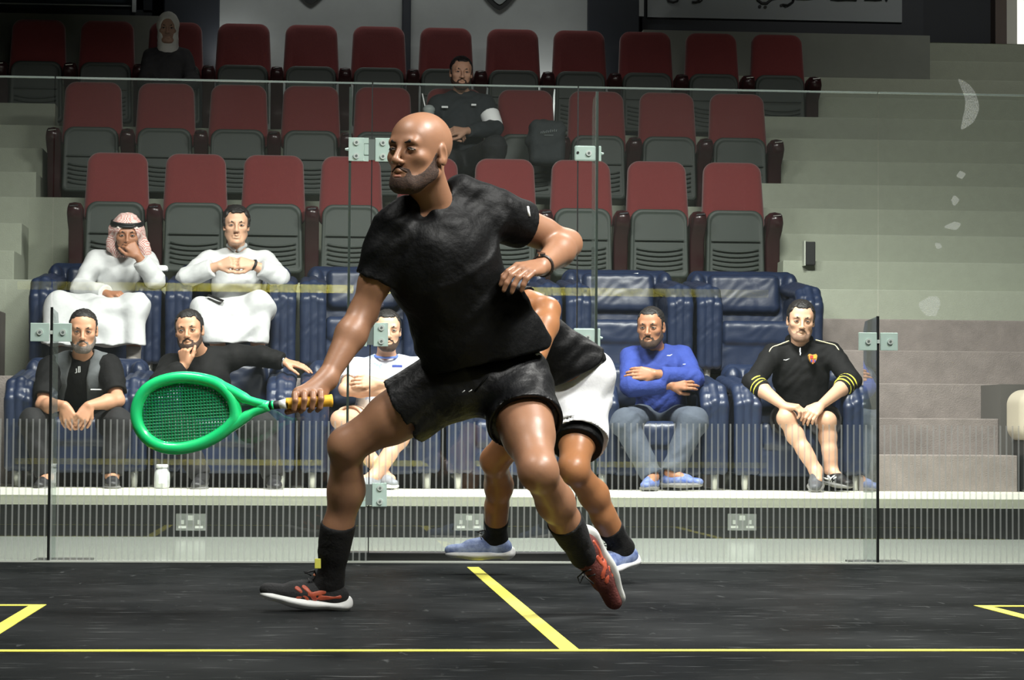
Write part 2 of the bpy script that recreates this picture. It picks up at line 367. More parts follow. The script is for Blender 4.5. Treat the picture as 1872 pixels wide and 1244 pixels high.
_l.new(_t.outputs[0], _x.inputs[1]); _l.new(_p.outputs[0], _x.inputs[2]); _l.new(_x.outputs[0], _n['Material Output'].inputs['Surface'])
def smear(pts, lb):
    w0 = [p[2]*(1 if 0 < i < len(pts)-1 else .3) for i, p in enumerate(pts)]
    pts = [tuple(q) for q in smooth([np.array((p[0], p[1], 0.)) for p in pts], 4, False)]; n0 = len(pts)
    ws = np.interp(np.arange(n0)/(n0-1), np.linspace(0, 1, len(w0)), w0); pts = [(p[0], p[1], max(ws[i], .5)) for i, p in enumerate(pts)]
    mb = MB(); n = len(pts); vs = []
    for i, (u, v, w) in enumerate(pts):
        a = pts[max(i-1, 0)]; c = pts[min(i+1, n-1)]
        du, dv = c[0]-a[0], c[1]-a[1]; q = math.hypot(du, dv) or 1
        vs.append((mb.b.verts.new(W(u-dv/q*w, v+du/q*w, -.003)), mb.b.verts.new(W(u+dv/q*w, v-du/q*w, -.003))))
    for (a, b), (c, d) in zip(vs, vs[1:]): mb.b.faces.new((a, b, d, c))
    mb.build('chalk_smear', mk, LASTP)
smear([(1752, 145, 3), (1764, 158, 8), (1774, 176, 11), (1777, 198, 13), (1770, 218, 11), (1758, 236, 5)], 'white crescent smear high on the right glass panel')
smear([(1749, 322, 3), (1757, 320, 8), (1765, 318, 3)], 'small round white mark below the crescent smear')
smear([(1744, 358, 4), (1746, 366, 8), (1744, 376, 4)], 'faint mark on the glass under the small round mark')
smear([(1727, 415, 5), (1746, 413, 8), (1756, 409, 4)], 'faint double mark on the right glass panel')
smear([(1710, 445, 4), (1716, 450, 6), (1722, 452, 3)], 'faint chip shaped mark on the right glass panel')
smear([(1680, 556, 8), (1696, 560, 18), (1712, 560, 18), (1718, 561, 12)], 'square patch of dried smear above the right fin')
# front wall of the court, behind which the photograph was taken
e = empty('tin', (0, -9.75, 0), 'black tin board along the foot of the front wall', 'board')
MB().box(-3.2, 3.2, -9.76, -9.74, 0, .30).build('tin_board', blk, e)
MB().box(-3.2, 3.2, -9.765, -9.735, .30, .35).build('tin_line', yel, e)
fw = struct('wall_front_glass', MB().poly([(-3.2, -9.75, .85), (3.2, -9.75, .85), (3.2, -9.75, 4.5), (-3.2, -9.75, 4.5)]), glassy('front_glass', (.97, .99, .98, 1), .004, fr=.6))
MB().box(-3.2, 3.2, -9.748, -9.738, 1.77, 1.84).build('service_line', yel, fw)
# ------------------------------------------------------------------ solid modelling by distance fields
def nrm(v): v = np.asarray(v, float); return v/(np.linalg.norm(v)+1e-12)
def basis(z, hint=(0, -1, 0)):
    z = nrm(z); y = np.asarray(hint, float); y = y-z*(y@z)
    if np.linalg.norm(y) < 1e-3: y = np.array([1., 0, 0]); y = y-z*(y@z)
    y = nrm(y); return np.stack([np.cross(y, z), y, z], 1)       # columns x,y,z
class Sdf:
    def __init__(s, vox=.006): s.ops = []; s.vox = vox; s.fine = None; s.clip = None; s.noise = None; s.off = 0
    def add(s, kind, c, R, prm, rad, mode='u', k=.02): s.ops.append((kind, np.asarray(c, float), R, prm, rad, mode, k)); return s
    def el(s, c, r, R=None, mode='u', k=.02):
        R = np.eye(3) if R is None else R
        r = np.asarray(r, float)*np.ones(3)
        ext = np.sqrt(((R*r)**2).sum(1)); return s.add('el', c, R, r, ext, mode, k)
    def rc(s, a, b, r1, r2=None, mode='u', k=.02, fl=(1, 1), hint=(0, -1, 0)):
        a = np.asarray(a, float); b = np.asarray(b, float); r2 = r1 if r2 is None else r2
        L = np.linalg.norm(b-a)
        if L < 1e-5: return s.el(a, max(r1, r2), None, mode, k)
        R = basis(b-a, hint); m = max(r1, r2)*max(fl)
        return s.add('rc', a, R, (L, r1, r2, fl), np.abs(b-a)/2+m, mode, k)
    def cc(s, a, b, r1, r2, mode='u', k=.02, fl=(1, 1), hint=(0, -1, 0)):
        a = np.asarray(a, float); b = np.asarray(b, float); L = np.linalg.norm(b-a); R = basis(b-a, hint)
        return s.add('cc', a, R, (L, r1, r2, fl), np.abs(b-a)/2+max(r1, r2)*max(fl), mode, k)
    def bx(s, c, h, rnd=.01, R=None, mode='u', k=.02):
        R = np.eye(3) if R is None else R; h = np.asarray(h, float)
        return s.add('bx', c, R, (h, rnd), (np.abs(R)*h).sum(1), mode, k)
    @staticmethod
    def dist(kind, prm, p):
        x, y, z = p
        if kind == 'el':
            k0 = np.sqrt((x/prm[0])**2+(y/prm[1])**2+(z/prm[2])**2); k1 = np.sqrt((x/prm[0]**2)**2+(y/prm[1]**2)**2+(z/prm[2]**2)**2)
            return k0*(k0-1)/(k1+1e-9)
        if kind == 'bx':
            h, r = prm; qx, qy, qz = np.abs(x)-h[0]+r, np.abs(y)-h[1]+r, np.abs(z)-h[2]+r
            return np.sqrt(np.maximum(qx, 0)**2+np.maximum(qy, 0)**2+np.maximum(qz, 0)**2)+np.minimum(np.maximum(qx, np.maximum(qy, qz)), 0)-r
        L, r1, r2, fl = prm; sc = min(1, fl[0], fl[1])
        rho = np.sqrt((x/fl[0])**2+(y/fl[1])**2)
        if kind == 'cc':
            t = np.clip(z/L, 0, 1); ca = 1/math.sqrt(1+((r2-r1)/L)**2)
            return np.maximum((rho-(r1+(r2-r1)*t))*ca*sc, np.maximum(-z, z-L))
        b = (r1-r2)/L
        if abs(b) >= .999: b = .999*np.sign(b)
        a = math.sqrt(1-b*b); k = rho*-b+z*a
        d = np.where(k < 0, np.sqrt(rho**2+z**2)-r1, np.where(k > a*L, np.sqrt(rho**2+(z-L)**2)-r2, rho*a+z*b-r1))
        return d*sc
    def center(s, op):
        kind, c, R, prm, rad, mode, k = op
        return c+R[:, 2]*prm[0]/2 if kind in ('rc', 'cc') else c
    def bounds(s):
        lo = np.min([s.center(o)-o[4] for o in s.ops if o[5] == 'u'], 0)-.012-s.off; hi = np.max([s.center(o)+o[4] for o in s.ops if o[5] == 'u'], 0)+.012+s.off
        return lo, hi
    def field(s, ax):
        xs, ys, zs = ax; D = np.full((len(xs), len(ys), len(zs)), .5, np.float32)
        for op in s.ops:
            kind, c, R, prm, rad, mode, k = op; C = s.center(op); mg = k+.02+abs(s.off) if mode == 'u' else k+.012
            sl = []
            for i, a in enumerate(ax):
                i0 = np.searchsorted(a, C[i]-rad[i]-mg); i1 = np.searchsorted(a, C[i]+rad[i]+mg); sl.append(slice(i0, i1))
            if any(q.stop <= q.start for q in sl): continue
            X = (xs[sl[0]]-c[0])[:, None, None]; Yy = (ys[sl[1]]-c[1])[None, :, None]; Z = (zs[sl[2]]-c[2])[None, None, :]
            p = [X*R[0, j]+Yy*R[1, j]+Z*R[2, j] for j in range(3)]
            d = s.dist(kind, prm, p).astype(np.float32); cur = D[sl[0], sl[1], sl[2]]
            if mode == 'u': h = np.maximum(k-np.abs(cur-d), 0)/k; D[sl[0], sl[1], sl[2]] = np.minimum(cur, d)-h*h*k*.25
            elif mode == 's': d = -d; h = np.maximum(k-np.abs(cur-d), 0)/k; D[sl[0], sl[1], sl[2]] = np.maximum(cur, d)+h*h*k*.25
        return D-s.off if s.off else D
    def mesh(s, name):
        lo, hi = s.bounds()
        if s.clip is not None:
            l2, h2 = s.clip.bounds(); lo = np.maximum(lo, l2); hi = np.minimum(hi, h2)
        ax = []
        for i in range(3):
            a = [lo[i]]; fi = [(f[0][i], f[1][i], f[2]) for f in (s.fine or [])]
            while a[-1] < hi[i]:
                v = s.vox
                for f0, f1, fv in fi:
                    if f0 <= a[-1] <= f1: v = min(v, fv)
                a.append(a[-1]+v)
            ax.append(np.array(a))
        D = s.field(ax)
        if s.clip is not None: D = np.maximum(D, s.clip.field(ax))
        if s.noise:
            amp, f = s.noise; X, Yy, Z = (ax[0][:, None, None], ax[1][None, :, None], ax[2][None, None, :])
            w = np.sin(X*f*.7+Yy*f*.5+1.3)+np.sin(Z*f*.6-X*f*.35)
            n = np.sin(Z*f+X*f*.8+1.7*w)*.6+np.sin(Z*f*2.1-X*f*1.3+Yy*f+2.1*w+2)*.4
            D += (amp*n).astype(np.float32)
        return nets(D, ax, name)
    def build(s, name, m, parent=None): return link(name, s.mesh(name), m, parent)
def nets(D, ax, name):
    S = (D < 0); nx, ny, nz = D.shape
    cnt = np.zeros((nx-1, ny-1, nz-1), np.uint8)
    for a in (0, 1):
        for b in (0, 1):
            for c in (0, 1): cnt += S[a:nx-1+a, b:ny-1+b, c:nz-1+c]
    act = (cnt > 0) & (cnt < 8); del cnt
    I, J, K = np.nonzero(act); del act
    flat = (I*(ny-1)+J)*(nz-1)+K
    cor = [(a, b, c) for a in (0, 1) for b in (0, 1) for c in (0, 1)]
    v = np.stack([D[I+a, J+b, K+c] for a, b, c in cor], 1).astype(np.float64)
    P = np.zeros((len(I), 3)); Cn = np.zeros(len(I))
    for i in range(8):
        for j in range(i+1, 8):
            df = np.array(cor[j])-cor[i]
            if np.abs(df).sum() != 1: continue
            m = (v[:, i] < 0) != (v[:, j] < 0); t = v[m, i]/(v[m, i]-v[m, j])
            P[m] += np.array(cor[i])+t[:, None]*df; Cn[m] += 1
    P /= Cn[:, None]
    V = np.empty_like(P)
    for d, ix in enumerate((I, J, K)):
        a = ax[d]; V[:, d] = a[ix]+P[:, d]*(a[ix+1]-a[ix])
    F = []
    def q(d):
        A = [slice(None)]*3; B = [slice(None)]*3; A[d] = slice(0, -1); B[d] = slice(1, None)
        sa = S[tuple(A)]; sb = S[tuple(B)]; i, j, k = np.nonzero(sa != sb); ins = sa[i, j, k]
        o = [x for x in range(3) if x != d]; idx = [i, j, k]; sh = (nx-1, ny-1, nz-1)
        ok = (idx[o[0]] > 0) & (idx[o[1]] > 0) & (idx[o[0]] < sh[o[0]]) & (idx[o[1]] < sh[o[1]])
        idx = [x[ok] for x in idx]; ins = ins[ok]; c = []
        for da, db in ((0, 0), (1, 0), (1, 1), (0, 1)):
            t = list(idx); t[o[0]] = idx[o[0]]-1+da; t[o[1]] = idx[o[1]]-1+db
            c.append(np.searchsorted(flat, (t[0]*(ny-1)+t[1])*(nz-1)+t[2]))
        f = np.stack(c, 1); flip = ins if d != 1 else ~ins
        f[~flip] = f[~flip][:, ::-1]; F.append(f)
    for d in range(3): q(d)
    F = np.concatenate(F)
    me = bpy.data.meshes.new(name); n = len(F)
    me.vertices.add(len(V)); me.vertices.foreach_set('co', V.astype(np.float32).ravel())
    me.loops.add(4*n); me.loops.foreach_set('vertex_index', F.astype(np.int32).ravel())
    me.polygons.add(n); me.polygons.foreach_set('loop_start', np.arange(0, 4*n, 4, dtype=np.int32))
    me.update(calc_edges=True)
    me.polygons.foreach_set('use_smooth', np.ones(n, bool)); me.update()
    return me
# ------------------------------------------------------------------ red theatre seats
red_m = mat('red_seat_fabric', srgb(104, 38, 38), .95, noise=(60, .25), bump=(220, .3, .004), sheen=.3)
grey_pl = mat('grey_seat_shell', srgb(52, 60, 55), .6, noise=(5, .2), bump=(60, .1, .004))
maroon = mat('maroon_stanchion', srgb(48, 24, 26), .28, noise=(4, .3))
chrome = mat('chrome', srgb(225, 225, 225), .15, metal=1)
def rr_profile(w0, w1, z0, z1, rt, rb, n=7):
    """rounded trapezoid: half width w0 at bottom, w1 at top"""
    pts = []
    for cx, cz, r, a0 in ((-w0+rb, z0+rb, rb, pi), (w0-rb, z0+rb, rb, 1.5*pi), (w1-rt, z1-rt, rt, 0), (-w1+rt, z1-rt, rt, .5*pi)):
        for i in range(n+1): a = a0+i/n*pi/2; pts.append((cx+r*cos(a), cz+r*sin(a)))
    return pts
def pillow(mb, prof, ys, tilt=0, zref=0, crown=0):
    """stack of scaled outlines -> soft slab; ys=[(scale,y)...]"""
    cx = sum(p[0] for p in prof)/len(prof); cz = sum(p[1] for p in prof)/len(prof); rings = []
    for sc, y in ys:
        rings.append([mb.b.verts.new((cx+(x-cx)*sc, y+(z-zref)*tilt+crown*((x-cx)**2)*8, cz+(z-cz)*sc)) for x, z in prof])
    n = len(prof)
    for A, B_ in zip(rings, rings[1:]):
        for k in range(n): mb.b.faces.new((A[k], A[(k+1) % n], B_[(k+1) % n], B_[k]))
    mb.b.faces.new(rings[0][::-1]); mb.b.faces.new(rings[-1]); return mb
def make_seat():
    r = empty('theatre_seat', (0, 0, 0))
    mb = MB(); pillow(mb, rr_profile(.222, .205, .44, .925, .085, .05), [(.72, -.040), (.86, -.038), (.95, -.028), (.99, -.012), (1, .004), (1, .018), (.97, .03)], tilt=.10, zref=.44, crown=-.05)
    mb.build('backrest', red_m, r, True, False)
    mb = MB(); pillow(mb, rr_profile(.205, .196, .10, .575, .075, .03), [(.84, -.128), (.88, -.128), (.90, -.132), (.97, -.134), (1, -.12), (1, -.09), (.97, -.075)], tilt=.03, zref=.1, crown=.02)
    sp = mb.build('seat_pan', grey_pl, r, True, False)
    mb = MB()
    for k in range(5):
        z = .17+.033*k; mb.tube([(x, -.131+.02*8*x*x*.1, z-.018*(1-(x/.16)**2)) for x in np.linspace(-.16, .16, 9)], .006, 6)
    mb.box(-.17, .17, -.137, -.122, .355, .365, .003)
    mb.build('rib', grey_pl, sp, True, False)
    st = stanchion_mb(-.265).build('arm_support', maroon, r, True, False)
    hl = MB(); hl.tube([(-.265-.028, -.247, .528), (-.265+.028, -.250, .534)], .0055, 8).build('cap_highlight', chrome, st, False, False)  # chrome bar modelled as the highlight on the support's top
    return r
def stanchion_mb(x):
    mb = MB(); w = .048
    prof = [(-.06, 0), (.06, 0), (.055, .30), (.06, .48), (-.02, .55), (-.17, .56), (-.235, .54), (-.25, .50), (-.20, .44), (-.11, .38), (-.10, .2)]
    rings = []
    for dx, sc in ((-w, .86), (-w*.8, .97), (0, 1.0), (w*.8, .97), (w, .86)):
        cy, cz = -.06, .35; rings.append([mb.b.verts.new((x+dx, cy+(y-cy)*sc, cz+(z-cz)*(sc if z > .1 else 1))) for y, z in prof])
    n = len(prof)
    for A, B_ in zip(rings, rings[1:]):
        for k in range(n): mb.b.faces.new((A[k], A[(k+1) % n], B_[(k+1) % n], B_[k]))
    mb.b.faces.new(rings[0][::-1]); mb.b.faces.new(rings[-1]); return mb
seat0 = make_seat()
used = False
rows = [('front', -2.05, .5313, 9, 5.83, 6), ('middle', -2.332, .5301, 10, 7.0, 9), ('top', -3.402, .5308, 13, 8.17, 12)]
ordn = ['first', 'second', 'third', 'fourth', 'fifth', 'sixth', 'seventh', 'eighth', 'ninth', 'tenth', 'eleventh', 'twelfth', 'thirteenth']
near = {('front', 0): 'behind the man in the checked headscarf', ('front', 1): 'of the front row, just left of the dark haired man in white', ('front', 2): 'of the front row, just right of the dark haired man in white', ('front', 4): 'of the front row, hidden behind the bald player', ('middle', 5): 'with the bearded man in dark clothes in it', ('top', 3): 'with the woman in the white headscarf in it', ('middle', 6): 'beside the seated bearded man'}
for rn, x0, px, n, y, k in rows:
    for i in range(n):
        s = seat0 if not used else copy_tree(seat0); used = True
        s.location = (x0+px*i, y, zt(k))
        nb = near.get((rn, i))
        s['label'] = 'red theatre seat %s' % nb if nb else '%s red theatre seat from the left in the %s row' % (ordn[i], rn)
        if rn == 'top' and i == 0: s['label'] = 'red theatre seat cut by the left edge in the top row'
        s['category'] = 'seat'; s['group'] = 'red theatre seats in the %s row' % rn
    e = empty('seat_end_support', (x0+px*n-.265, y, zt(k)), 'maroon end support at the right end of the %s row of red seats' % rn, 'support')
    so = stanchion_mb(0).build('arm_support', maroon, e, True, False)
    MB().tube([(-.028, -.247, .528), (.028, -.250, .534)], .0055, 8).build('cap_highlight', chrome, so, False, False)  # same built-in highlight on the end support
# ------------------------------------------------------------------ blue leather armchairs
blue_m = mat('navy_leather', srgb(27, 39, 64), .42, noise=(5, .35), bump=(14, .12, .02), spec=.5)
def make_armchair():
    r = empty('leather_armchair', (0, 0, 0))
    s = Sdf(.008); s.bx((0, .34, .40), (.36, .10, .325), .07, basis((0, .12, 1)), k=.02)
    s.rc((-.30, .36, .70), (.30, .36, .70), .055, k=.05)
    s.bx((0, .26, .60), (.235, .05, .13), .045, basis((0, .15, 1)), k=.012)
    s.el((-.31, .26, .66), (.05, .06, .08), k=.03); s.el((.31, .26, .66), (.05, .06, .08), k=.03)
    s.noise = (.0018, 34)
    link('backrest', s.mesh('backrest'), blue_m, r, False)
    s = Sdf(.008); s.bx((0, -.02, .315), (.25, .30, .085), .05, k=.01); s.bx((0, -.02, .17), (.255, .28, .09), .02, k=.008)
    s.noise = (.0018, 30)
    link('seat_cushion', s.mesh('seat_cushion'), blue_m, r, False)
    for sd in (-1, 1):
        s = Sdf(.007)
        for k, dx in enumerate((.275, .322, .370)):
            x = sd*dx; zt_ = .60-.02*abs(k-1.2)
            s.rc((x, -.31, .12), (x, -.33, zt_-.09), .033, .036, k=.006)
            s.rc((x, -.33, zt_-.09), (x, -.24, zt_), .036, .036, k=.006)
            s.rc((x, -.24, zt_), (x, .30, zt_+.06), .036, .040, k=.006)
        s.bx((sd*.325, .02, .33), (.068, .34, .235), .02, k=.01)
        s.noise = (.0015, 40)
        link('armrest', s.mesh('armrest'), blue_m, r, False)
    for sx in (-.33, .33):
        for sy in (-.27, .30): MB().tube([(sx, sy, 0), (sx, sy, .12)], [.018, .026], 12).build('leg', mat('satin_steel', srgb(190, 192, 188), .35, metal=.6), r, True, False)
    return r
ch0 = make_armchair(); used = False
l1 = ['under the man in the grey vest', 'under the man in the black sweater', 'under the man in the white shirt', 'empty, behind the bald player', 'with the man in the blue jumper in it', 'with the man in the black top in it']
l2 = ['under the man in the checked headscarf', 'under the dark haired man in white', 'empty, behind the bald player\'s forearm', 'empty, hidden behind the bald player', 'empty, behind the man in the blue jumper', 'empty, at the right end']
for rw, y, k, ls in ((1, 3.52, 0, l1), (2, 4.66, 3, l2)):
    xa, xb = (W(4, 800, 3.25)[0], W(1592, 800, 3.25)[0]) if rw == 1 else (W(52, 600, 4.42)[0], W(1503, 600, 4.42)[0])
    for i in range(6):
        s = ch0 if not used else copy_tree(ch0); used = True
        s.location = (xa+(xb-xa)/6*(i+.5), y, zt(k) if k else Z0+.002)
        s['label'] = 'navy leather armchair in the %s row %s' % (('lower', 'upper')[rw-1], ls[i]); s['category'] = 'armchair'
        s['group'] = 'navy armchairs in the %s row' % ('lower', 'upper')[rw-1]
# reserved cards and small things
paper = mat('white_paper', srgb(244, 246, 246), .8); pr = mat('pencil_grey', srgb(120, 125, 135), .8)
def card(u0, v0, u1, v1, tilt, lb):
    Yc = 4.90; a = W((u0+u1)/2, (v0+v1)/2, Yc); sc = (Yc+10.55)/FOC; w = (u1-u0)*sc/2; h = (v1-v0)*sc/2
    e = empty('reserved_card', a, lb, 'card', 'white cards on the upper armchairs')
    ct, st_ = cos(tilt), sin(tilt)
    def pt(x, z, y): return (a[0]+x*ct-z*st_, a[1]+y+z*.35, a[2]+x*st_+z*ct)
    mb = MB(); mb.b.faces.new([mb.b.verts.new(pt(x, z, 0)) for x, z in ((-w, -h), (w, -h), (w, h), (-w, h))])
    o = bmesh.ops.solidify(mb.b, geom=mb.b.faces[:], thickness=.002); mb.build('sheet', paper, e)
    mb = MB(); mb.tube([pt(x, .002*sin(x*300), -.003) for x in np.linspace(-w*.4, w*.45, 14)], .0012, 4); mb.build('printed_line', pr, e)
card(1112, 502, 1169, 521, .13, 'tilted white card on top of the armchair behind the man in blue')
card(1338, 506, 1396, 522, .01, 'straight white card on top of the right end upper armchair')
card(637, 501, 690, 520, .01, 'white card on the upper armchair behind the bald player\'s arm')
# glass jar on the platform
c = W(296, 893, 2.95); e = empty('glass_jar', (c[0], 2.95, Z0), 'clear glass jar with a white label on the platform edge', 'jar')
jg = mat('jar_glass', srgb(200, 206, 204), .08, spec=.8); 
MB().lathe([(.034, .003), (.043, .012), (.045, .06), (.043, .09), (.030, .108), (.028, .118)], (c[0], 2.95, Z0), 24).build('jar_body', jg, e, True)
MB().lathe([(.033, .118), (.034, .121), (.034, .134), (.030, .137)], (c[0], 2.95, Z0), 24).build('lid', mat('jar_lid', srgb(210, 214, 212), .3), e, True)
MB().box(c[0]-.016, c[0]+.02, 2.902, 2.908, Z0+.03, Z0+.085, .001).build('label', paper, e)

e = empty('beige_tub_chair', W(1880, 905, 3.05), 'beige rounded tub chair cut by the right edge on the platform', 'armchair')
c = W(1885, 760, 3.05); b = Sdf(.008); b.bx((c[0]+.12, c[1]+.2, c[2]), (.17, .2, .155), .09, k=.02); b.build('backrest', mat('beige_leather', srgb(176, 168, 150), .5), e)
b = Sdf(.008); b.bx((c[0]+.12, c[1]+.2, (c[2]-.14+Z0)/2), (.13, .18, (c[2]-.14-Z0)/2), .02, k=.02); b.build('base', MATS['dark_edge'] if 'dark_edge' in MATS else blk, e)
# ------------------------------------------------------------------ people
def Rh(yaw, pitch=0, roll=0):
    a, b, c = radians(yaw), radians(pitch), radians(roll)
    Z = np.array([[cos(a), -sin(a), 0], [sin(a), cos(a), 0], [0, 0, 1]]); X = np.array([[1, 0, 0], [0, cos(b), -sin(b)], [0, sin(b), cos(b)]])
    Y = np.array([[cos(c), 0, sin(c)], [0, 1, 0], [-sin(c), 0, cos(c)]]); return Z@X@Y
lerp = lambda a, b, t: np.asarray(a)*(1-t)+np.asarray(b)*t
def skin(name, c, c2=None, rough=.42):
    return mat(name, c, rough, spec=.45, noise=(9, .35), col2=c2 or tuple(x*.72 for x in c[:3])+(1,), bump=(90, .12, .002), sss=.10)
def cloth(name, c, rough=.85, f=26, st=.35, c2=None, sheen=.0, amt=.3):
    return mat(name, c, rough, noise=(7, amt), col2=c2, bump=(f, st, .012), sheen=sheen)
dark_hair = mat('black_hair', srgb(22, 18, 17), .6, noise=(60, .5), bump=(260, .6, .003))
grey_hair = mat('greying_beard', srgb(118, 110, 104), .8, noise=(90, .7), col2=srgb(50, 44, 40), bump=(260, .6, .003))
stubble = mat('dark_stubble', srgb(36, 26, 21), .8, noise=(170, .75), col2=srgb(84, 60, 46), bump=(300, .5, .002))
eye_w = mat('eye_white', srgb(150, 138, 128), .3); eye_d = mat('eye_dark', srgb(18, 12, 10), .15)
lip_m = mat('lips', srgb(176, 120, 104), .45)
class Head:
    def __init__(s, C, R, sc=1.0): s.C = np.asarray(C, float); s.R = R; s.s = sc
    def w(s, x, y, z): return s.C+s.R@(np.array([x, y, z])*s.s)
    def el(s, b, c, r, mode='u', k=.012, rot=None): b.el(s.w(*c), np.array(r)*s.s, s.R if rot is None else s.R@rot, mode, k*s.s)
    def rc(s, b, p, q, r1, r2=None, mode='u', k=.012): b.rc(s.w(*p), s.w(*q), r1*s.s, (r1 if r2 is None else r2)*s.s, mode, k*s.s)
    def skull(s, b):
        s.el(b, (0, .018, .034), (.075, .096, .082), k=.02)
        s.el(b, (0, -.030, .030), (.066, .058, .066), k=.02)
        s.el(b, (0, -.026, -.035), (.061, .060, .080), k=.03)
        s.el(b, (0, -.050, -.091), (.031, .033, .026), k=.025)
        for x in (-1, 1): s.rc(b, (x*.052, .005, -.058), (x*.024, -.062, -.098), .017, .018, k=.03)
    def face(s, b, nose=1.0, brow=1.0):
        for x in (-1, 1):
            s.el(b, (x*.042, -.056, -.022), (.020, .019, .016), k=.02)
        s.rc(b, (-.036, -.077, .019), (.036, -.077, .019), .0115*brow, k=.016)
        for x in (-1, 1):
            s.el(b, (x*.031, -.098, -.001), (.021, .021, .0130), 's', .014)
            s.el(b, (x*.031, -.0725, -.001), (.0165, .0140, .0120), k=.005)
        s.rc(b, (0, -.085, .012), (0, -.108*nose, -.030), .0075, .0095, k=.012)
        s.el(b, (0, -.109*nose, -.036), (.0115, .010, .009), k=.008)
        for x in (-1, 1):
            s.el(b, (x*.0125, -.098, -.038), (.0085, .011, .0078), k=.006)
            s.el(b, (x*.0065, -.101, -.0455), (.0038, .0055, .0035), 's', .003)
        s.rc(b, (-.020, -.083, -.066), (0, -.0945, -.0615), .0058, .0066, k=.008); s.rc(b, (.020, -.083, -.066), (0, -.0945, -.0615), .0058, .0066, k=.008)
        s.rc(b, (-.017, -.084, -.0775), (.017, -.084, -.0775), .0068, k=.008); s.el(b, (0, -.089, -.078), (.014, .009, .0068), k=.006)
        s.rc(b, (-.021, -.095, -.0705), (.021, -.095, -.0705), .0024, mode='s', k=.004)
        s.el(b, (0, -.080, -.106), (.018, .014, .013), k=.012)
        for x in (-1, 1):
            tilt = np.array([[1, 0, 0], [0, cos(.25), -sin(.25)], [0, sin(.25), cos(.25)]])
            s.el(b, (x*.075, .012, -.006), (.0085, .0185, .031), k=.008, rot=tilt)
            s.el(b, (x*.084, .007, -.003), (.007, .010, .018), 's', .005, rot=tilt)
            s.el(b, (x*.074, .001, -.026), (.007, .008, .010), k=.006)
    def parts(s, root, eyes=True, brows=True, beard=None, beard_m=None, hair=None, hair_m=None, look=0, half=.50, lips=False, vox=.0032, hairline=.078, lid=None):
        if eyes:
            for x in (-1, 1):
                b = Sdf(.0016); s.el(b, (x*.031, -.0822, -.0018), (.0125, .0075, .0052*half/.62), k=.002); e = b.build('eye', eye_w, root)
                b = Sdf(.0013); s.el(b, (x*.031+look*.004, -.0868, -.0015), (.0060, .0038, .0050*half/.62), k=.002); b.build('iris', eye_d, e)
                b = Sdf(.0013); q = .0052*half/.62
                for p0, p1 in (((.0185, -.0815, .0), (.026, -.0892, q)), ((.026, -.0892, q), (.036, -.0885, q)), ((.036, -.0885, q), (.0455, -.0795, -.001))): s.rc(b, (x*p0[0], p0[1], p0[2]-.001), (x*p1[0], p1[1], p1[2]-.001), .0016, k=.002)
                b.build('eyelashes', dark_hair, e)
        if brows:
            for x in (-1, 1):
                b = Sdf(.0018); s.rc(b, (x*.013, -.0885, .0175), (x*.030, -.0862, .0215), .0040, .0046, k=.004); s.rc(b, (x*.030, -.0862, .0215), (x*.048, -.0735, .0165), .0046, .0028, k=.004)
                b.build('eyebrow', dark_hair, root)
        if beard is not None:
            b = Sdf(vox); s.skull(b); s.el(b, (0, -.080, -.106), (.018, .014, .013), k=.012); s.rc(b, (0, -.070, -.055), (0, -.078, -.085), .022, .018, k=.02); b.off = beard*s.s
            r = Sdf(vox); s.el(r, (0, -.070, -.108), (.062, .050, .034), k=.02)
            for x in (-1, 1):
                s.rc(r, (x*.066, -.004, -.010), (x*.060, -.018, -.060), .011, .016, k=.02); s.rc(r, (x*.060, -.018, -.060), (x*.036, -.060, -.098), .020, .024, k=.02)
                s.rc(r, (x*.004, -.094, -.0535), (x*.027, -.084, -.064), .0055, .0055, k=.01); s.rc(r, (x*.027, -.084, -.064), (x*.030, -.078, -.095), .007, .010, k=.01)
            s.el(r, (0, -.098, -.072), (.021, .018, .0105), 's', .004)
            b.clip = r; b.noise = (.0006*beard/.0012, 900); b.build('beard', beard_m or stubble, root)
            m2 = Sdf(.0022)
            for x in (-1, 1): s.rc(m2, (x*.002, -.0955, -.0545), (x*.024, -.0865, -.0635), .0042, .0036, k=.004)
            m2.build('moustache', beard_m or stubble, root)
        if hair is not None:
            b = Sdf(vox+.001); s.skull(b); b.off = hair*s.s
            r = Sdf(vox+.001); hl = hairline
            n = basis(np.array([0, .56, .83]))
            c0 = np.array([0, -.085, hl])+np.array([0, .56, .83])*.15
            r.bx(s.w(*c0), np.array([.16, .22, .15])*s.s, .004, s.R@n)
            s.rc(r, (-.0, .06, -.05), (0, .09, .0), .075, .07, k=.01)
            for x in (-1, 1):
                s.rc(r, (x*.072, -.020, .042), (x*.074, -.018, -.004), .018, .010, k=.004)
                s.el(r, (x*.050, -.082, hl-.004), (.020, .030, .016), 's', .01)
                s.el(r, (x*.080, .010, -.006), (.022, .016, .030), 's', .004)
            b.clip = r; b.noise = (.0026, 170); b.build('hair', hair_m or dark_hair, root)
        if lips:
            b = Sdf(.0016); s.rc(b, (-.016, -.0865, -.0775), (.016, -.0865, -.0775), .0048, k=.006); s.el(b, (0, -.0925, -.0778), (.013, .0065, .0052), k=.004); b.build('lips', lip_m, root)
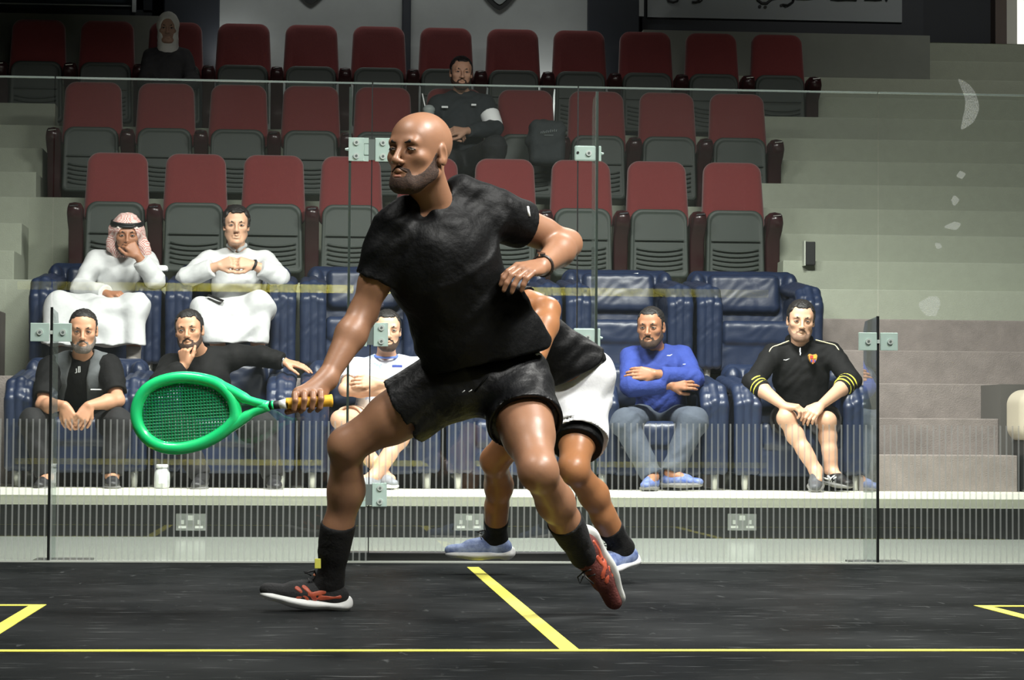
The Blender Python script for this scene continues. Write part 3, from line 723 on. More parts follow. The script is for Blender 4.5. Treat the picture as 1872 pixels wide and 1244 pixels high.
def hand(b, wr, d, n, th, curl=(25, 35, 25), sc=1.0, spread=.10, thumb_out=.55, palm=.085):
    """wr wrist, d pointing direction, n back-of-hand normal, th: +1/-1 which side the thumb leaves"""
    wr = np.asarray(wr, float); d = nrm(d); n = nrm(np.asarray(n)-d*(np.asarray(n)@d)); w = np.cross(d, n)*th     # w towards thumb side
    k = .006
    tips = []
    for i, (o, lf) in enumerate(((.031, .94), (.0105, 1.06), (-.0105, 1.0), (-.030, .80))):
        base = wr+d*(palm*(1-.06*abs(i-1.2)))*sc+w*o*sc
        b.rc(wr+d*.010*sc+w*o*.45*sc, base, .0145*sc, .0115*sc, k=.012)
        p = base; dd = nrm(d+w*o*spread*8); a = 0; nn = n
        for j, (L, r1, r2) in enumerate(((.043, .0098, .0090), (.027, .0090, .0082), (.021, .0082, .0068))):
            a = radians(curl[j]*(1+.12*(i-1.5)*.5)); ax = w*th*1.0
            # bend towards the palm (-n)
            nd = nrm(dd*cos(a)-nn*sin(a)); nn = nrm(nn*cos(a)+dd*sin(a)); dd = nd
            q = p+dd*L*lf*sc; b.rc(p, q, r1*sc, r2*sc, k=.0035); p = q
        tips.append(p)
    b.el(wr+d*palm*.5*sc-n*.004, np.array([.036, .015, .046])*sc, basis(d, n), k=.012)
    t0 = wr+d*.018*sc+w*.024*sc-n*.004; t1 = t0+(w*thumb_out+d*.70-n*.30)*.046*sc; t2 = t1+nrm(w*thumb_out*.35+d-n*.35)*.032*sc; t3 = t2+nrm(w*.0+d-n*.5)*.026*sc
    b.rc(t0, t1, .016*sc, .0125*sc, k=.012); b.rc(t1, t2, .0115*sc, .0102*sc, k=.004); b.rc(t2, t3, .0102*sc, .0085*sc, k=.004)
    return tips
def torso(b, J, o=0., w=1.0, belly=1.0, k=.04):
    up = nrm(J['neck']-J['pel']); side = nrm(J['sB']-J['sA']); fwd = nrm(np.cross(side, up)); R = basis(up, fwd)
    b.el(J['che'], np.array([.158*w, .108, .16])+o, R, k=k)
    b.rc(lerp(J['sA'], J['sB'], .10)-up*.02, lerp(J['sA'], J['sB'], .90)-up*.02, .060+o, k=k, fl=(1, 1))
    b.rc(J['neck'], lerp(J['neck'], J['sA'], .75), .045+o*.6, .042+o, k=.03); b.rc(J['neck'], lerp(J['neck'], J['sB'], .75), .045+o*.6, .042+o, k=.03)
    b.el(lerp(J['pel'], J['che'], .45)+fwd*.01*belly, np.array([.140*w, .102*belly, .15])+o, R, k=k)
    b.el(J['pel'], np.array([.162*w, .112, .115])+o, R, k=k)
    return R, fwd, up, side
def arm(b, s, e, w, m=1.0, k=.02):
    b.el(s, .058*m, k=.03); b.rc(s, e, .050*m, .038*m, k=k); b.rc(lerp(s, e, .25), lerp(s, e, .65), .047*m, .045*m, k=k)
    b.rc(e, lerp(e, w, .33), .040*m, .043*m, k=k); b.rc(lerp(e, w, .33), w, .043*m, .026*m, k=k)
LEGS = {}
def leg(b, h, kn, a, m=1.0, k=.03, calf=None, root=None, toe=None):
    if root is not None: LEGS[id(root), tuple(np.round(a, 4))] = (h, m, calf, toe)
    if toe is not None: d = nrm(toe); b.rc(a, a+d*.10-np.array([0, 0, .0])+nrm(a-kn)*.03, .034, .024, k=.02)
    b.rc(h, kn, .084*m, .050*m, k=k); b.rc(lerp(h, kn, .15), lerp(h, kn, .6), .086*m, .072*m, k=k)
    b.el(kn, .047*m, k=k)
    back = np.array([0, .02, 0]) if calf is None else np.asarray(calf)
    c = lerp(kn, a, .32)+back; b.rc(kn, c, .045*m, .049*m, k=.02); b.rc(c, lerp(kn, a, .75), .049*m, .034*m, k=k); b.rc(lerp(kn, a, .6), a, .040*m, .035*m, k=k)
def shoe(root, ank, toe, up, m_up, m_sole, sc=1.0, accent=None, laces=True, vox=.0045, hgt=.082, lace_m=None, nm='shoe', toe_up=.0):
    f = nrm(toe); u = np.asarray(up, float); u = nrm(u-f*(u@f)); l = np.cross(f, u); B = np.asarray(ank)-u*hgt*sc
    P = lambda x, y, z: B+(f*x+l*y+u*z)*sc
    def upper(b):
        b.rc(P(-.028, 0, .045), P(.10, 0, .040), .036*sc, .034*sc, k=.02, hint=u, fl=(1, .9)); b.rc(P(.08, 0, .040), P(.185, 0, .036+toe_up), .038*sc, .031*sc, k=.02, hint=u, fl=(1.05, .72))
        b.rc(P(-.012, 0, .05), P(.0, 0, .088), .038*sc, .036*sc, k=.02); b.rc(P(.03, 0, .070), P(.11, 0, .052), .026*sc, .024*sc, k=.02)
        b.rc(P(.0, 0, .10), P(.0, 0, .14), .030*sc, mode='s', k=.004)
    b = Sdf(vox); upper(b); s = b.build(nm, m_up, root)
    b = Sdf(vox); b.rc(P(-.034, 0, .016), P(.09, 0, .014), .040*sc, .036*sc, k=.01, hint=u, fl=(1, .42)); b.rc(P(.08, 0, .014), P(.175, 0, .018+toe_up), .040*sc, .038*sc, k=.02, hint=u, fl=(1.08, .40))
    b.rc(P(-.040, 0, .022), P(-.058, 0, .030), .028*sc, .020*sc, k=.012, hint=l, fl=(1, 1)); b.build('sole', m_sole, s)
    if accent:
        for side in (-1, 1):
            b = Sdf(vox*.8); upper(b); b.off = .0016
            r = Sdf(vox*.8)
            for p, q in (((.02, .055), (.10, .032)), ((.045, .03), (.085, .068)), ((.07, .03), (.105, .060)), ((-.03, .045), (.03, .035))):
                r.rc(P(p[0], side*.035, p[1]), P(q[0], side*.035, q[1]), .0075*sc, k=.004)
            b.clip = r; b.build('side_stripe', accent, s)
    if laces:
        mb = MB()
        for i in range(4): x = .045+.022*i; z = .099-.0085*i; mb.tube([P(x, y, z-abs(y)*.55) for y in (-.022, -.01, 0, .01, .022)], .0030*sc, 6)
        mb.tube([P(.045, 0, .10), P(.055, .02, .115), P(.08, .03, .108), P(.06, .01, .10)], .0026*sc, 6); mb.tube([P(.045, 0, .10), P(.055, -.02, .118), P(.085, -.03, .108)], .0026*sc, 6)
        mb.build('lace', lace_m or ink, s, True)
    return s
def sock(root, ank, kn, t, m, r0=.042, r1=.047, nm='sock'):
    h, m_, c_, t_ = LEGS[id(root), tuple(np.round(ank, 4))]
    b = Sdf(.005); leg(b, h, kn, ank, m_, calf=c_, toe=t_); b.off = .004; d = nrm(kn-ank)
    r = Sdf(.005); r.cc(ank-d*.14, lerp(ank, kn, t), .17, .17, k=.002); b.clip = r; b.noise = (.0008, 90); return b.build(nm, m, root)
def person(label, J, group=None):
    r = empty('person', (J['pel'][0], J['pel'][1], 0), label, 'person', group); return r
def px(d): return {k: W(*v) for k, v in d.items()}
white_rub = mat('white_rubber', srgb(238, 240, 238), .45, noise=(20, .1))
black_cl = mat('black_jersey', srgb(9, 10, 11), .6, spec=.18, noise=(7, .4), bump=(22, .6, .012))
_unused = (lambda *a, **k: None)('black_jersey', srgb(9, 10, 11), f=22, st=.6, amt=.4, sheen=0, rough=.7)
black_sk = cloth('black_sock', srgb(9, 9, 10), f=120, st=.2, sheen=0)
from mathutils.bvhtree import BVHTree
def hit(obs, u, v):
    """where the line of sight of pixel u,v meets the surface of a built mesh"""
    best = None; o = Vector(CAMP); d = Vector(_F+_R2*(u-936)/FOC-_U2*(v-622)/FOC).normalized()
    for ob in obs:
        bv = BVHTree.FromPolygons([q.co for q in ob.data.vertices], [tuple(p.vertices) for p in ob.data.polygons]) if not isinstance(ob, BVHTree) else ob
        l, n, i, ds = bv.ray_cast(o, d)
        if l is not None and (best is None or ds < best[1]): best = (l, ds)
    return np.array(best[0]) if best else None
def decal(ob, pts, r, m, nm, seg=5, flat=.5):
    P = [hit([ob], u, v) for u, v in pts]; P = [p for p in P if p is not None]
    if len(P) < 2: print('decal missed', nm); return None
    P = [p-_F*.0008 for p in P]
    mb = MB(); mb.tube(P, r, seg); return mb.build(nm, m, ob, True)
def cut(b, c, n, h=(.5, .5, .2), k=.006):
    n = nrm(n); b.bx(np.asarray(c)+n*h[2], h, .002, basis(n), 's', k)
# ================================================================== the bald player
J = px(dict(neck=(790, 372, -3.34), che=(808, 478, -3.33), pel=(884, 672, -3.12), sA=(724, 416, -3.38), sB=(906, 392, -3.24),
            eA=(664, 572, -3.36), wA=(597, 694, -3.46), eB=(1038, 446, -3.10), wB=(990, 488, -3.33),
            hA=(840, 690, -3.13), hB=(940, 700, -3.10), kA=(634, 815, -3.06), aA=(603, 1067, -2.86), kB=(984, 862, -3.42), aB=(1066, 1016, -3.10)))
for a, b in (('sA', 'eA'), ('eA', 'wA'), ('sB', 'eB'), ('eB', 'wB'), ('hA', 'kA'), ('kA', 'aA'), ('hB', 'kB'), ('kB', 'aB'), ('sA', 'sB'), ('neck', 'pel')): print('P1', a, b, round(float(np.linalg.norm(J[a]-J[b])), 3))
P1 = person('bald bearded player in black shirt and shorts lunging with a green racket', J)
H = Head(W(766, 279, -3.46), Rh(-38, -1, 3), 1.06)
sk1 = skin('brown_skin', srgb(152, 112, 86), srgb(124, 86, 66), .42)
b = Sdf(.0055); H.skull(b); H.face(b)
nb = H.w(0, .03, -.05)
b.rc(nb, J['neck'], .056, .060, k=.03); b.rc(H.w(0, .02, -.06), lerp(nb, J['neck'], .9)+np.array([0, -.02, 0]), .046, .05, k=.03)
torso(b, J, -.012); arm(b, J['sA'], J['eA'], J['wA'], 1.08); arm(b, J['sB'], J['eB'], J['wB'], 1.10)
toeB = W(1106, 1108, -3.06)-J['aB']
leg(b, J['hA'], J['kA'], J['aA'], 1.12, calf=(.016, .02, 0), root=P1, toe=(-1, -.1, -.1)); leg(b, J['hB'], J['kB'], J['aB'], 1.12, calf=(.01, .03, -.01), root=P1)
_u = nrm(np.array([-.75, -.55, .25])-nrm(toeB)*(np.array([-.75, -.55, .25])@nrm(toeB))); b.rc(J['aB']-_u*.015, J['aB']+nrm(toeB)*.10-_u*.045, .030, .020, k=.02)
# racket hand: palm and fingers round the grip
ga, gb = W(524, 738, -3.53), W(604, 733, -3.50); gx = nrm(gb-ga); gr = .0165
gup = nrm(np.array([0, .15, 1.0])-gx*(np.array([0, .15, 1.0])@gx)); gfr = np.cross(gup, gx); gfr = gfr if gfr[1] < 0 else -gfr
def rnd(c, ang, r): return c+(gup*cos(ang)+gfr*sin(ang))*r
pm = lerp(ga, gb, .62)
b.rc(J['wA'], rnd(lerp(ga, gb, .70), -.5, .030), .030, .024, k=.02); b.rc(J['wA'], rnd(lerp(ga, gb, .35), -.3, .030), .026, .019, k=.02)
b.rc(rnd(lerp(ga, gb, .30), -.4, .030), rnd(lerp(ga, gb, .85), -.7, .030), .017, .018, k=.015)
for i, t in enumerate((.22, .43, .63, .81)):
    c = lerp(ga, gb, t); R0 = gr+.0095; an = [-.6, .45, 1.45, 2.5, 3.3][: (5 if i else 4)]
    pts = [rnd(c-gx*.004*j, a_, R0) for j, a_ in enumerate(an)]
    for j in range(len(pts)-1): b.rc(pts[j], pts[j+1], .0102-.0008*j, .0098-.0008*j, k=.0035)
b.rc(rnd(lerp(ga, gb, .75), -.9, .03), rnd(lerp(ga, gb, .30), -2.0, .030), .014, .011, k=.008); b.rc(rnd(lerp(ga, gb, .30), -2.0, .030), rnd(lerp(ga, gb, .02), -2.6, .027), .011, .009, k=.006)
# free hand
hd = W(938, 496, -3.44)-J['wB']
hand(b, J['wB']+nrm(hd)*.006, hd, np.array([.10, -.45, .90]), 1, (24, 34, 22), 1.02, .12)
b.fine = [(H.w(0, 0, 0)-np.array([.13, .14, .15]), H.w(0, 0, 0)+np.array([.13, .13, .14]), .0026),
          (lerp(ga, gb, .5)-.09, lerp(ga, gb, .5)+.09, .0032), (W(940, 505, -3.42)-.11, W(940, 505, -3.42)+.10, .0032)]
b.build('body', sk1, P1)
H.parts(P1, beard=.0010, half=.40, lips=True, look=-.6, vox=.0026)
# shirt
b = Sdf(.0055); torso(b, J, .010, w=1.04)
up = nrm(J['neck']-J['pel']); side = nrm(J['sB']-J['sA'])
b.cc(lerp(J['che'], J['pel'], .1), W(893, 668, -3.13), .150, .205, k=.06, fl=(1, .68)); b.rc(W(930, 560, -3.2), W(975, 632, -3.15), .05, .045, k=.05)
b.cc(J['sA']-up*.0, lerp(J['sA'], J['eA'], .62), .066, .066, k=.03); b.rc(J['sA'], lerp(J['sA'], J['eA'], .30), .070, .066, k=.03)
b.cc(J['sB'], lerp(J['sB'], J['eB'], .40), .074, .072, k=.03); b.rc(J['sB'], lerp(J['sB'], J['eB'], .25), .074, .066, k=.03)
b.rc(W(742, 378, -3.40), W(724, 402, -3.42), .035, k=.03); b.rc(W(840, 350, -3.28), W(890, 372, -3.25), .045, .05, k=.03)
b.rc(lerp(J['sA'], J['eA'], .66), lerp(J['sA'], J['eA'], .76), .056, mode='s', k=.006); b.rc(lerp(J['sB'], J['eB'], .44), lerp(J['sB'], J['eB'], .56), .060, mode='s', k=.006)
b.rc(W(842, 345, -3.30), W(880, 362, -3.27), .036, .04, k=.03); b.el(W(776, 384, -3.46), (.040, .06, .036), mode='s', k=.012); b.rc(nb, J['neck']+np.array([0, 0, .03]), .058, .060, mode='s', k=.006)
hl = W(1012, 632, -3.2)-W(785, 684, -3.2); dn = -np.cross(np.array([0, -1., 0]), nrm(hl)); dn = dn if dn[2] < 0 else -dn
cut(b, W(895, 664, -3.2), dn)
b.noise = (.0035, 30); shirt = b.build('shirt', black_cl, P1)
decal(shirt, [(965, 378), (966, 386), (968, 396)], .004, mat('white_print', srgb(225, 228, 228), .6), 'sleeve_mark')
# shorts
b = Sdf(.0055); R, fwd, up, side = torso(Sdf(), J)
b.el(J['pel']-up*.02, (.178, .125, .10), R, k=.04); b.rc(J['hA'], J['hB'], .10, k=.05)
b.cc(J['hA']-nrm(J['kA']-J['hA'])*.03, lerp(J['hA'], J['kA'], .50), .108, .112, k=.05); b.cc(J['hB']-nrm(J['kB']-J['hB'])*.03, lerp(J['hB'], J['kB'], .47), .112, .115, k=.05)
b.cc(lerp(J['hA'], J['kA'], .47), lerp(J['hA'], J['kA'], .6), .105, .107, mode='s', k=.004); b.cc(lerp(J['hB'], J['kB'], .44), lerp(J['hB'], J['kB'], .6), .109, .109, mode='s', k=.004)
b.noise = (.0045, 26); sh = b.build('shorts', mat('black_shorts_cloth', srgb(12, 13, 15), .5, spec=.3, noise=(7, .4), bump=(18, .7, .012)), P1)
wm = mat('white_print', srgb(225, 228, 228), .6)
decal(sh, [(980, 649), (985, 647), (990, 650)], .0045, wm, 'logo'); decal(sh, [(845, 718), (850, 714)], .0016, wm, 'drawstring_tip'); decal(sh, [(857, 717), (863, 713)], .0016, wm, 'drawstring_tip')
decal(sh, [(905, 640+25), (890, 690), (868, 716)], .003, black_cl, 'drawstring')
# socks, shoes, wristwatch
for a, t in (('A', .44), ('B', .42)): 
    s = sock(P1, J['a'+a], J['k'+a], t, black_sk, .040, .056)
    if a == 'A': 
        c_ = W(581, 1031, -2.93); MB().box(c_[0]-.010, c_[0]+.010, c_[1]-.003, c_[1]+.003, c_[2]-.016, c_[2]+.016, .002).build('sock_tab', mat('yellow_tab', srgb(216, 214, 90), .6), s)
red_ac = mat('orange_red_stripe', srgb(168, 70, 50), .5, noise=(40, .3), col2=srgb(214, 120, 70)); blk_up = cloth('black_knit_upper', srgb(34, 35, 36), f=150, st=.3)
shA = shoe(P1, J['aA'], (-1, -.12, .10), (.10, 0, 1), blk_up, white_rub, 1.03, red_ac, vox=.0035, toe_up=.008)
mb = MB(); c_ = J['aA']; cp = [c_+np.array([cos(i/12*2*pi)*.045-.004, sin(i/12*2*pi)*.037, .014+.012*cos(i/12*2*pi+pi)]) for i in range(12)]
mb.tube(cp, .0055, 6, True).build('collar_lining', mat('orange_lining', srgb(206, 130, 96), .7), shA, True)
shB = shoe(P1, J['aB'], toeB, (-.75, -.55, .25), cloth('dark_red_upper', srgb(96, 44, 38), f=150, st=.3), mat('pale_grey_sole', srgb(196, 198, 194), .5), 1.0, red_ac, vox=.004, hgt=.075)
mb = MB(); wd = nrm(J['wB']-J['eB']); wb = J['wB']-wd*.012; Rb = basis(wd)
mb.tube([wb+Rb[:, 0]*cos(a)*.031+Rb[:, 1]*sin(a)*.031 for a in np.linspace(0, 2*pi, 20, endpoint=False)], .006, 6, True).build('wristwatch', mat('dark_strap', srgb(60, 52, 48), .4), P1, True)
MB().disc(wb-Rb[:, 1]*-.036 if False else wb+np.array([-.006, -.012, .034]), .013, (0, -.3, 1), .008, 16).build('watch_face', chrome, P1)
# ================================================================== racket
rk = empty('squash_racket', ga, 'bright green squash racket with yellow grip in the bald player\'s hand', 'racket')
gm_ = mat('bright_green_frame', srgb(10, 236, 135), .32, noise=(7, .25), col2=srgb(110, 244, 178), coat=.5)
c3 = lambda u, v, Y=-3.50: W(u, v, Y)
out = [(431, 760), (424, 729), (400, 704), (365, 693), (325, 691), (288, 700), (262, 719), (250, 748), (253, 778), (270, 803), (298, 818), (333, 820), (370, 811), (402, 794), (422, 777)]
def rY(u): return -3.53+(524-u)*.00035
ring = [W(u, v, rY(u)) for u, v in out]
rs = smooth(ring); mb = MB(); mb.tube(rs, .0185, 10, True)
mb.tube(smooth([W(u, v, rY(u)) for u, v in ((392, 700), (425, 716), (455, 732), (492, 742))], closed=False), [.0165]*8+[.013]*5, 10)
mb.tube(smooth([W(u, v, rY(u)) for u, v in ((405, 792), (432, 775), (460, 756), (492, 744))], closed=False), [.0165]*8+[.013]*5, 10)
mb.tube([W(u, v, rY(u)) for u, v in ((470, 744), (482, 743), (491, 742.5))], [.010, .015, .0155], 10)
mb.build('frame', gm_, rk, True)
ar = np.array(rs); cen = ar.mean(0); axx = nrm(W(500, 742, rY(500))-W(250, 758, rY(250))); ayy = nrm(np.array([0, 0, 1.])-axx*axx[2])
pu = (ar-cen)@axx; pv = (ar-cen)@ayy
st = MB()
def chord(vals, other, c):
    o = []
    for i in range(len(vals)):
        j = (i+1) % len(vals)
        if (vals[i]-c)*(vals[j]-c) < 0: t = (c-vals[i])/(vals[j]-vals[i]); o.append(other[i]+(other[j]-other[i])*t)
    return sorted(o)
for c_ in np.arange(pv.min()+.012, pv.max()-.008, .0092):
    o = chord(pv, pu, c_)
    if len(o) > 1: st.tube([cen+axx*o[0]+ayy*c_, cen+axx*o[-1]+ayy*c_], .0028, 4)
for c_ in np.arange(pu.min()+.012, pu.max()-.008, .0092):
    o = chord(pu, pv, c_)
    if len(o) > 1: st.tube([cen+axx*c_+ayy*o[0], cen+axx*c_+ayy*o[-1]], .0028, 4)
st.build('strings', mat('green_string', srgb(24, 148, 96), .5), rk)
MB().tube([W(491, 742, rY(491)), W(512, 740, rY(512))], .0125, 12).build('shaft', ink, rk, True)
MB().tube([W(497, 741.5, rY(497)), W(501, 741, rY(501))], .0135, 12).build('shaft_band', gm_, rk, True)
MB().tube([W(511, 740, rY(511)), W(524, 738.5, rY(524))], [.0125, .015], 12).build('grip_tape', white_rub, rk, True)
MB().tube([W(524, 738.5, rY(524)), ga, lerp(ga, gb, .5), gb-gx*.004, gb+gx*.004], [.0150, .0165, .0165, .0175, .0195], 14).build('grip', mat('yellow_orange_grip', srgb(240, 190, 50), .6, noise=(16, .5), col2=srgb(232, 140, 50)), rk, True)
# ================================================================== second player behind
J = px(dict(neck=(905, 562, -1.52), che=(955, 612, -1.46), pel=(1055, 690, -1.36), sA=(880, 590, -1.36), sB=(930, 550, -1.66),
            eA=(880, 660, -1.75), wA=(870, 600, -1.95), eB=(1000, 568, -1.80), wB=(984, 650, -1.92),
            hA=(1012, 715, -1.36), hB=(1070, 715, -1.32), kA=(905, 842, -1.12), aA=(908, 985, -.80), kB=(1048, 858, -1.62), aB=(1138, 1002, -1.36)))
for a, b in (('sB', 'eB'), ('eB', 'wB'), ('hA', 'kA'), ('kA', 'aA'), ('hB', 'kB'), ('kB', 'aB'), ('sA', 'sB'), ('neck', 'pel')): print('P2', a, b, round(float(np.linalg.norm(J[a]-J[b])), 3))
P2 = person('second player in black shirt, white shorts and blue shoes half hidden behind the bald one', J)
sk2 = skin('tan_skin', srgb(178, 124, 84), srgb(146, 96, 62), .38)
H = Head(W(862, 520, -1.72), Rh(-40, 15, -10), 1.0)
b = Sdf(.006); H.skull(b); H.face(b); b.rc(H.w(0, .03, -.05), J['neck'], .054, .058, k=.03)
torso(b, J, -.012); arm(b, J['sA'], J['eA'], J['wA']); arm(b, J['sB'], J['eB'], J['wB'], 1.22)
leg(b, J['hA'], J['kA'], J['aA'], 1.10, calf=(.015, .025, 0), root=P2, toe=(-1, -.2, -.2)); leg(b, J['hB'], J['kB'], J['aB'], 1.10, calf=(.02, .03, 0), root=P2, toe=(-.8, -.58, -.3))
hand(b, J['wA'], (-.2, -.4, 1), (-1, 0, 0), 1, (50, 60, 40)); hand(b, J['wB'], (-.6, -.3, -.8), (.6, -.2, -.5), -1, (50, 60, 40))
b.fine = [(H.C-.13, H.C+.13, .004)]
b.build('body', sk2, P2); H.parts(P2, hair=.006, vox=.004)
b = Sdf(.006); R, fwd, up, side = torso(b, J, .012); b.cc(J['che'], lerp(J['pel'], J['che'], .12), .14, .185, k=.05, fl=(1, .72), hint=fwd)
b.cc(J['sA'], lerp(J['sA'], J['eA'], .55), .068, .066, k=.03); b.cc(J['sB'], lerp(J['sB'], J['eB'], .45), .070, .068, k=.03)
cut(b, W(1048, 690, -1.4), -nrm(np.cross(np.array([0, -1., 0]), nrm(W(1085, 670, -1.4)-W(1015, 706, -1.4))))*(-1 if np.cross(np.array([0, -1., 0]), W(1085, 670, -1.4)-W(1015, 706, -1.4))[2] < 0 else 1)); b.noise = (.004, 30); b.build('shirt', black_cl, P2)
white_cl = cloth('white_sport_cloth', srgb(236, 238, 240), f=16, st=.5, amt=.12)
b = Sdf(.006); b.el(J['pel']-up*.02, (.172, .130, .11), R, k=.04); b.rc(J['hA'], J['hB'], .10, k=.04)
b.cc(J['hA']+up*.02, lerp(J['hA'], J['kA'], .55), .108, .125, k=.05); b.cc(J['hB']+up*.03, lerp(J['hB'], J['kB'], .66), .112, .122, k=.05)
b.cc(lerp(J['hA'], J['kA'], .52), lerp(J['hA'], J['kA'], .7), .11, .11, mode='s', k=.006); b.cc(lerp(J['hB'], J['kB'], .62), lerp(J['hB'], J['kB'], .8), .114, .114, mode='s', k=.004)
b.noise = (.005, 24); sh = b.build('shorts', white_cl, P2)
b = Sdf(.006); b.cc(lerp(J['hB'], J['kB'], .3), lerp(J['hB'], J['kB'], .72), .100, .098, k=.01); b.cc(lerp(J['hA'], J['kA'], .3), lerp(J['hA'], J['kA'], .64), .096, .090, k=.01); b.build('under_shorts', black_cl, P2)
blue_up = mat('blue_white_knit', srgb(64, 88, 150), .6, noise=(26, .9), col2=srgb(176, 192, 226), bump=(120, .3, .004))
for a, tt, uu, t in (('A', (-1, -.12, 0), (0, 0, 1), .24), ('B', (-.80, -.58, -.18), (-.15, -.1, 1), .26)):
    sock(P2, J['a'+a], J['k'+a], t, black_sk, .042, .048)
    shoe(P2, J['a'+a], tt, uu, blue_up, white_rub, 1.0, vox=.0042, lace_m=ink)
# ================================================================== spectators
def spectator(label, j, hd, sk, top, topm, bot, botm, hair=None, hair_m=None, beard=None, beard_m=None, hands=(None, None), shoes=None, toes=((-.1, -1, 0), (.1, -1, 0)), m=1.0, w=1.0, belly=1.0, slv=(.45, .45), hem=.5, vox=.0065, look=0, short=None, group=None, sock_m=None, hairline=.078, brows=True, feet=True):
    J = px(j); P = person(label, J, group); P['J'] = ''
    del P['J']
    H = Head(W(*hd[:3]), Rh(*hd[3:6]), hd[6])
    b = Sdf(vox); H.skull(b); H.face(b); nb = H.w(0, .03, -.05); b.rc(nb, J['neck'], .052, .056, k=.03)
    torso(b, J, -.014, w=w, belly=belly)
    for a in 'AB': arm(b, J['s'+a], J['e'+a], J['w'+a], m); leg(b, J['h'+a], J['k'+a], J['a'+a], m, root=P, toe=toes['AB'.index(a)] if feet else None)
    b.fine = [(H.C-.13*H.s, H.C+.14*H.s, .0033)]
    for a, h in zip('AB', hands):
        if h:
            d, n, th, curl = h[:4]; hand(b, J['w'+a], d, n, th, curl, 1.0, *(h[4:] or (.08,))); c = J['w'+a]+nrm(d)*.09; b.fine.append((c-.10, c+.10, .0042))
    b.build('body', sk, P)
    H.parts(P, beard=beard, beard_m=beard_m, hair=hair, hair_m=hair_m, vox=.0035, look=look, hairline=hairline, brows=brows)
    up = nrm(J['neck']-J['pel'])
    if top:
        b = Sdf(vox); torso(b, J, .008, w=w, belly=belly)
        for a, t in zip('AB', slv):
            s_, e_, w_ = J['s'+a], J['e'+a], J['w'+a]; L1 = np.linalg.norm(e_-s_); L2 = np.linalg.norm(w_-e_)
            if t <= 1:
                b.rc(s_, lerp(s_, e_, t*.6), .068, .064, k=.03); b.cc(s_, lerp(s_, e_, t), .068, .066, k=.03)
                b.rc(lerp(s_, e_, t+.04), lerp(s_, e_, t+.14), .052, mode='s', k=.006)
            else:
                b.rc(s_, e_, .068, .056, k=.03); b.rc(e_, lerp(e_, w_, (t-1)*.7), .057, .050, k=.03); b.cc(e_, lerp(e_, w_, t-1), .056, .045 if top != 'robe' else .056, k=.03)
        b.rc(nb+up*.01, J['neck']+up*.012, .060, .062, mode='s', k=.01)
        b.noise = (.0035, 34); P_top = b.build({'robe': 'robe'}.get(top, 'shirt'), topm, P)
    else: P_top = None
    if bot == 'pants':
        b = Sdf(vox); b.el(J['pel']-up*.03, (.175*w, .15, .115), k=.05)
        for a in 'AB':
            h, k_, a_ = J['h'+a], J['k'+a], J['a'+a]; b.rc(h, k_, .098, .078, k=.04); b.cc(k_, lerp(k_, a_, .98), .078, .062, k=.04); b.el(k_, .078, k=.03)
        b.noise = (.004, 28); b.build('trousers', botm, P)
    elif bot == 'shorts':
        b = Sdf(vox); b.el(J['pel']-up*.03, (.175*w, .15, .115), k=.05)
        for a in 'AB':
            h, k_ = J['h'+a], J['k'+a]; b.cc(h, lerp(h, k_, hem), .098, .100, k=.05); b.cc(lerp(h, k_, hem-.04), lerp(h, k_, hem+.2), .084, .084, mode='s', k=.006)
        b.noise = (.004, 28); b.build('shorts', botm, P)
    if shoes:
        for a, sh in zip('AB', shoes):
            if sh:
                if sock_m: sock(P, J['a'+a], J['k'+a], .26, sock_m)
                shoe(P, J['a'+a], toes['AB'.index(a)], (0, 0, 1), sh[0], sh[1], .98, vox=.006, laces=False, accent=sh[3] if len(sh) > 3 else None)
    return P, J, H, P_top
light_st = mat('light_stubble', srgb(150, 118, 98), .7, noise=(170, .6), col2=srgb(110, 88, 76))
sk_m = skin('olive_skin', srgb(190, 142, 112), srgb(160, 114, 88), .48)
sk_l = skin('light_olive_skin', srgb(205, 162, 134), srgb(178, 134, 108), .5)
sk_d = skin('warm_brown_skin', srgb(160, 112, 84), srgb(132, 90, 66), .5)
grey_v = cloth('grey_vest_cloth', srgb(92, 96, 98), f=18, st=.5, c2=srgb(64, 68, 70), amt=.7)
black_t = mat('black_tee_cloth', srgb(17, 17, 18), .8, spec=.2, noise=(7, .3), bump=(20, .5, .012))
black_p = cloth('black_trouser_cloth', srgb(20, 20, 22), f=16, st=.5)
dark_sh = mat('dark_shoe', srgb(38, 38, 40), .5); dark_so = mat('grey_sole', srgb(110, 110, 108), .6)
robe_m = cloth('white_robe_cloth', srgb(190, 192, 192), f=9, st=.8, amt=.05)
# man in the grey vest
P, J, H, T_ = spectator('man in open grey vest over black shirt leaning forward with clasped hands', dict(neck=(150, 652, 3.30), che=(150, 700, 3.36), pel=(140, 775, 3.60), sA=(92, 672, 3.32), sB=(198, 668, 3.32), eA=(78, 742, 3.12), wA=(118, 742, 2.98), eB=(215, 732, 3.14), wB=(162, 742, 2.98), hA=(112, 782, 3.55), kA=(62, 772, 3.10), aA=(85, 872, 3.06), hB=(168, 782, 3.55), kB=(215, 772, 3.10), aB=(205, 870, 3.06)),
    (152, 604, 3.14, 4, 8, 0, 1.03), sk_m, 'tee', black_t, 'pants', black_p, hair=.003, beard=.0016, beard_m=grey_hair, hands=(((.45, -.25, -1), (-.3, -1, .2), 1, (30, 40, 30)), ((-.5, -.3, -1), (.3, -1, .2), -1, (30, 40, 30))), slv=(.82, .82), shoes=((dark_sh, dark_so), (dark_sh, dark_so)), belly=1.1, hairline=.092)
up = nrm(J['neck']-J['pel'])
b = Sdf(.006); torso(b, J, .019, belly=1.1); fw = np.array([0, -1., 0]); cf = lerp(J['neck'], J['pel'], .5)
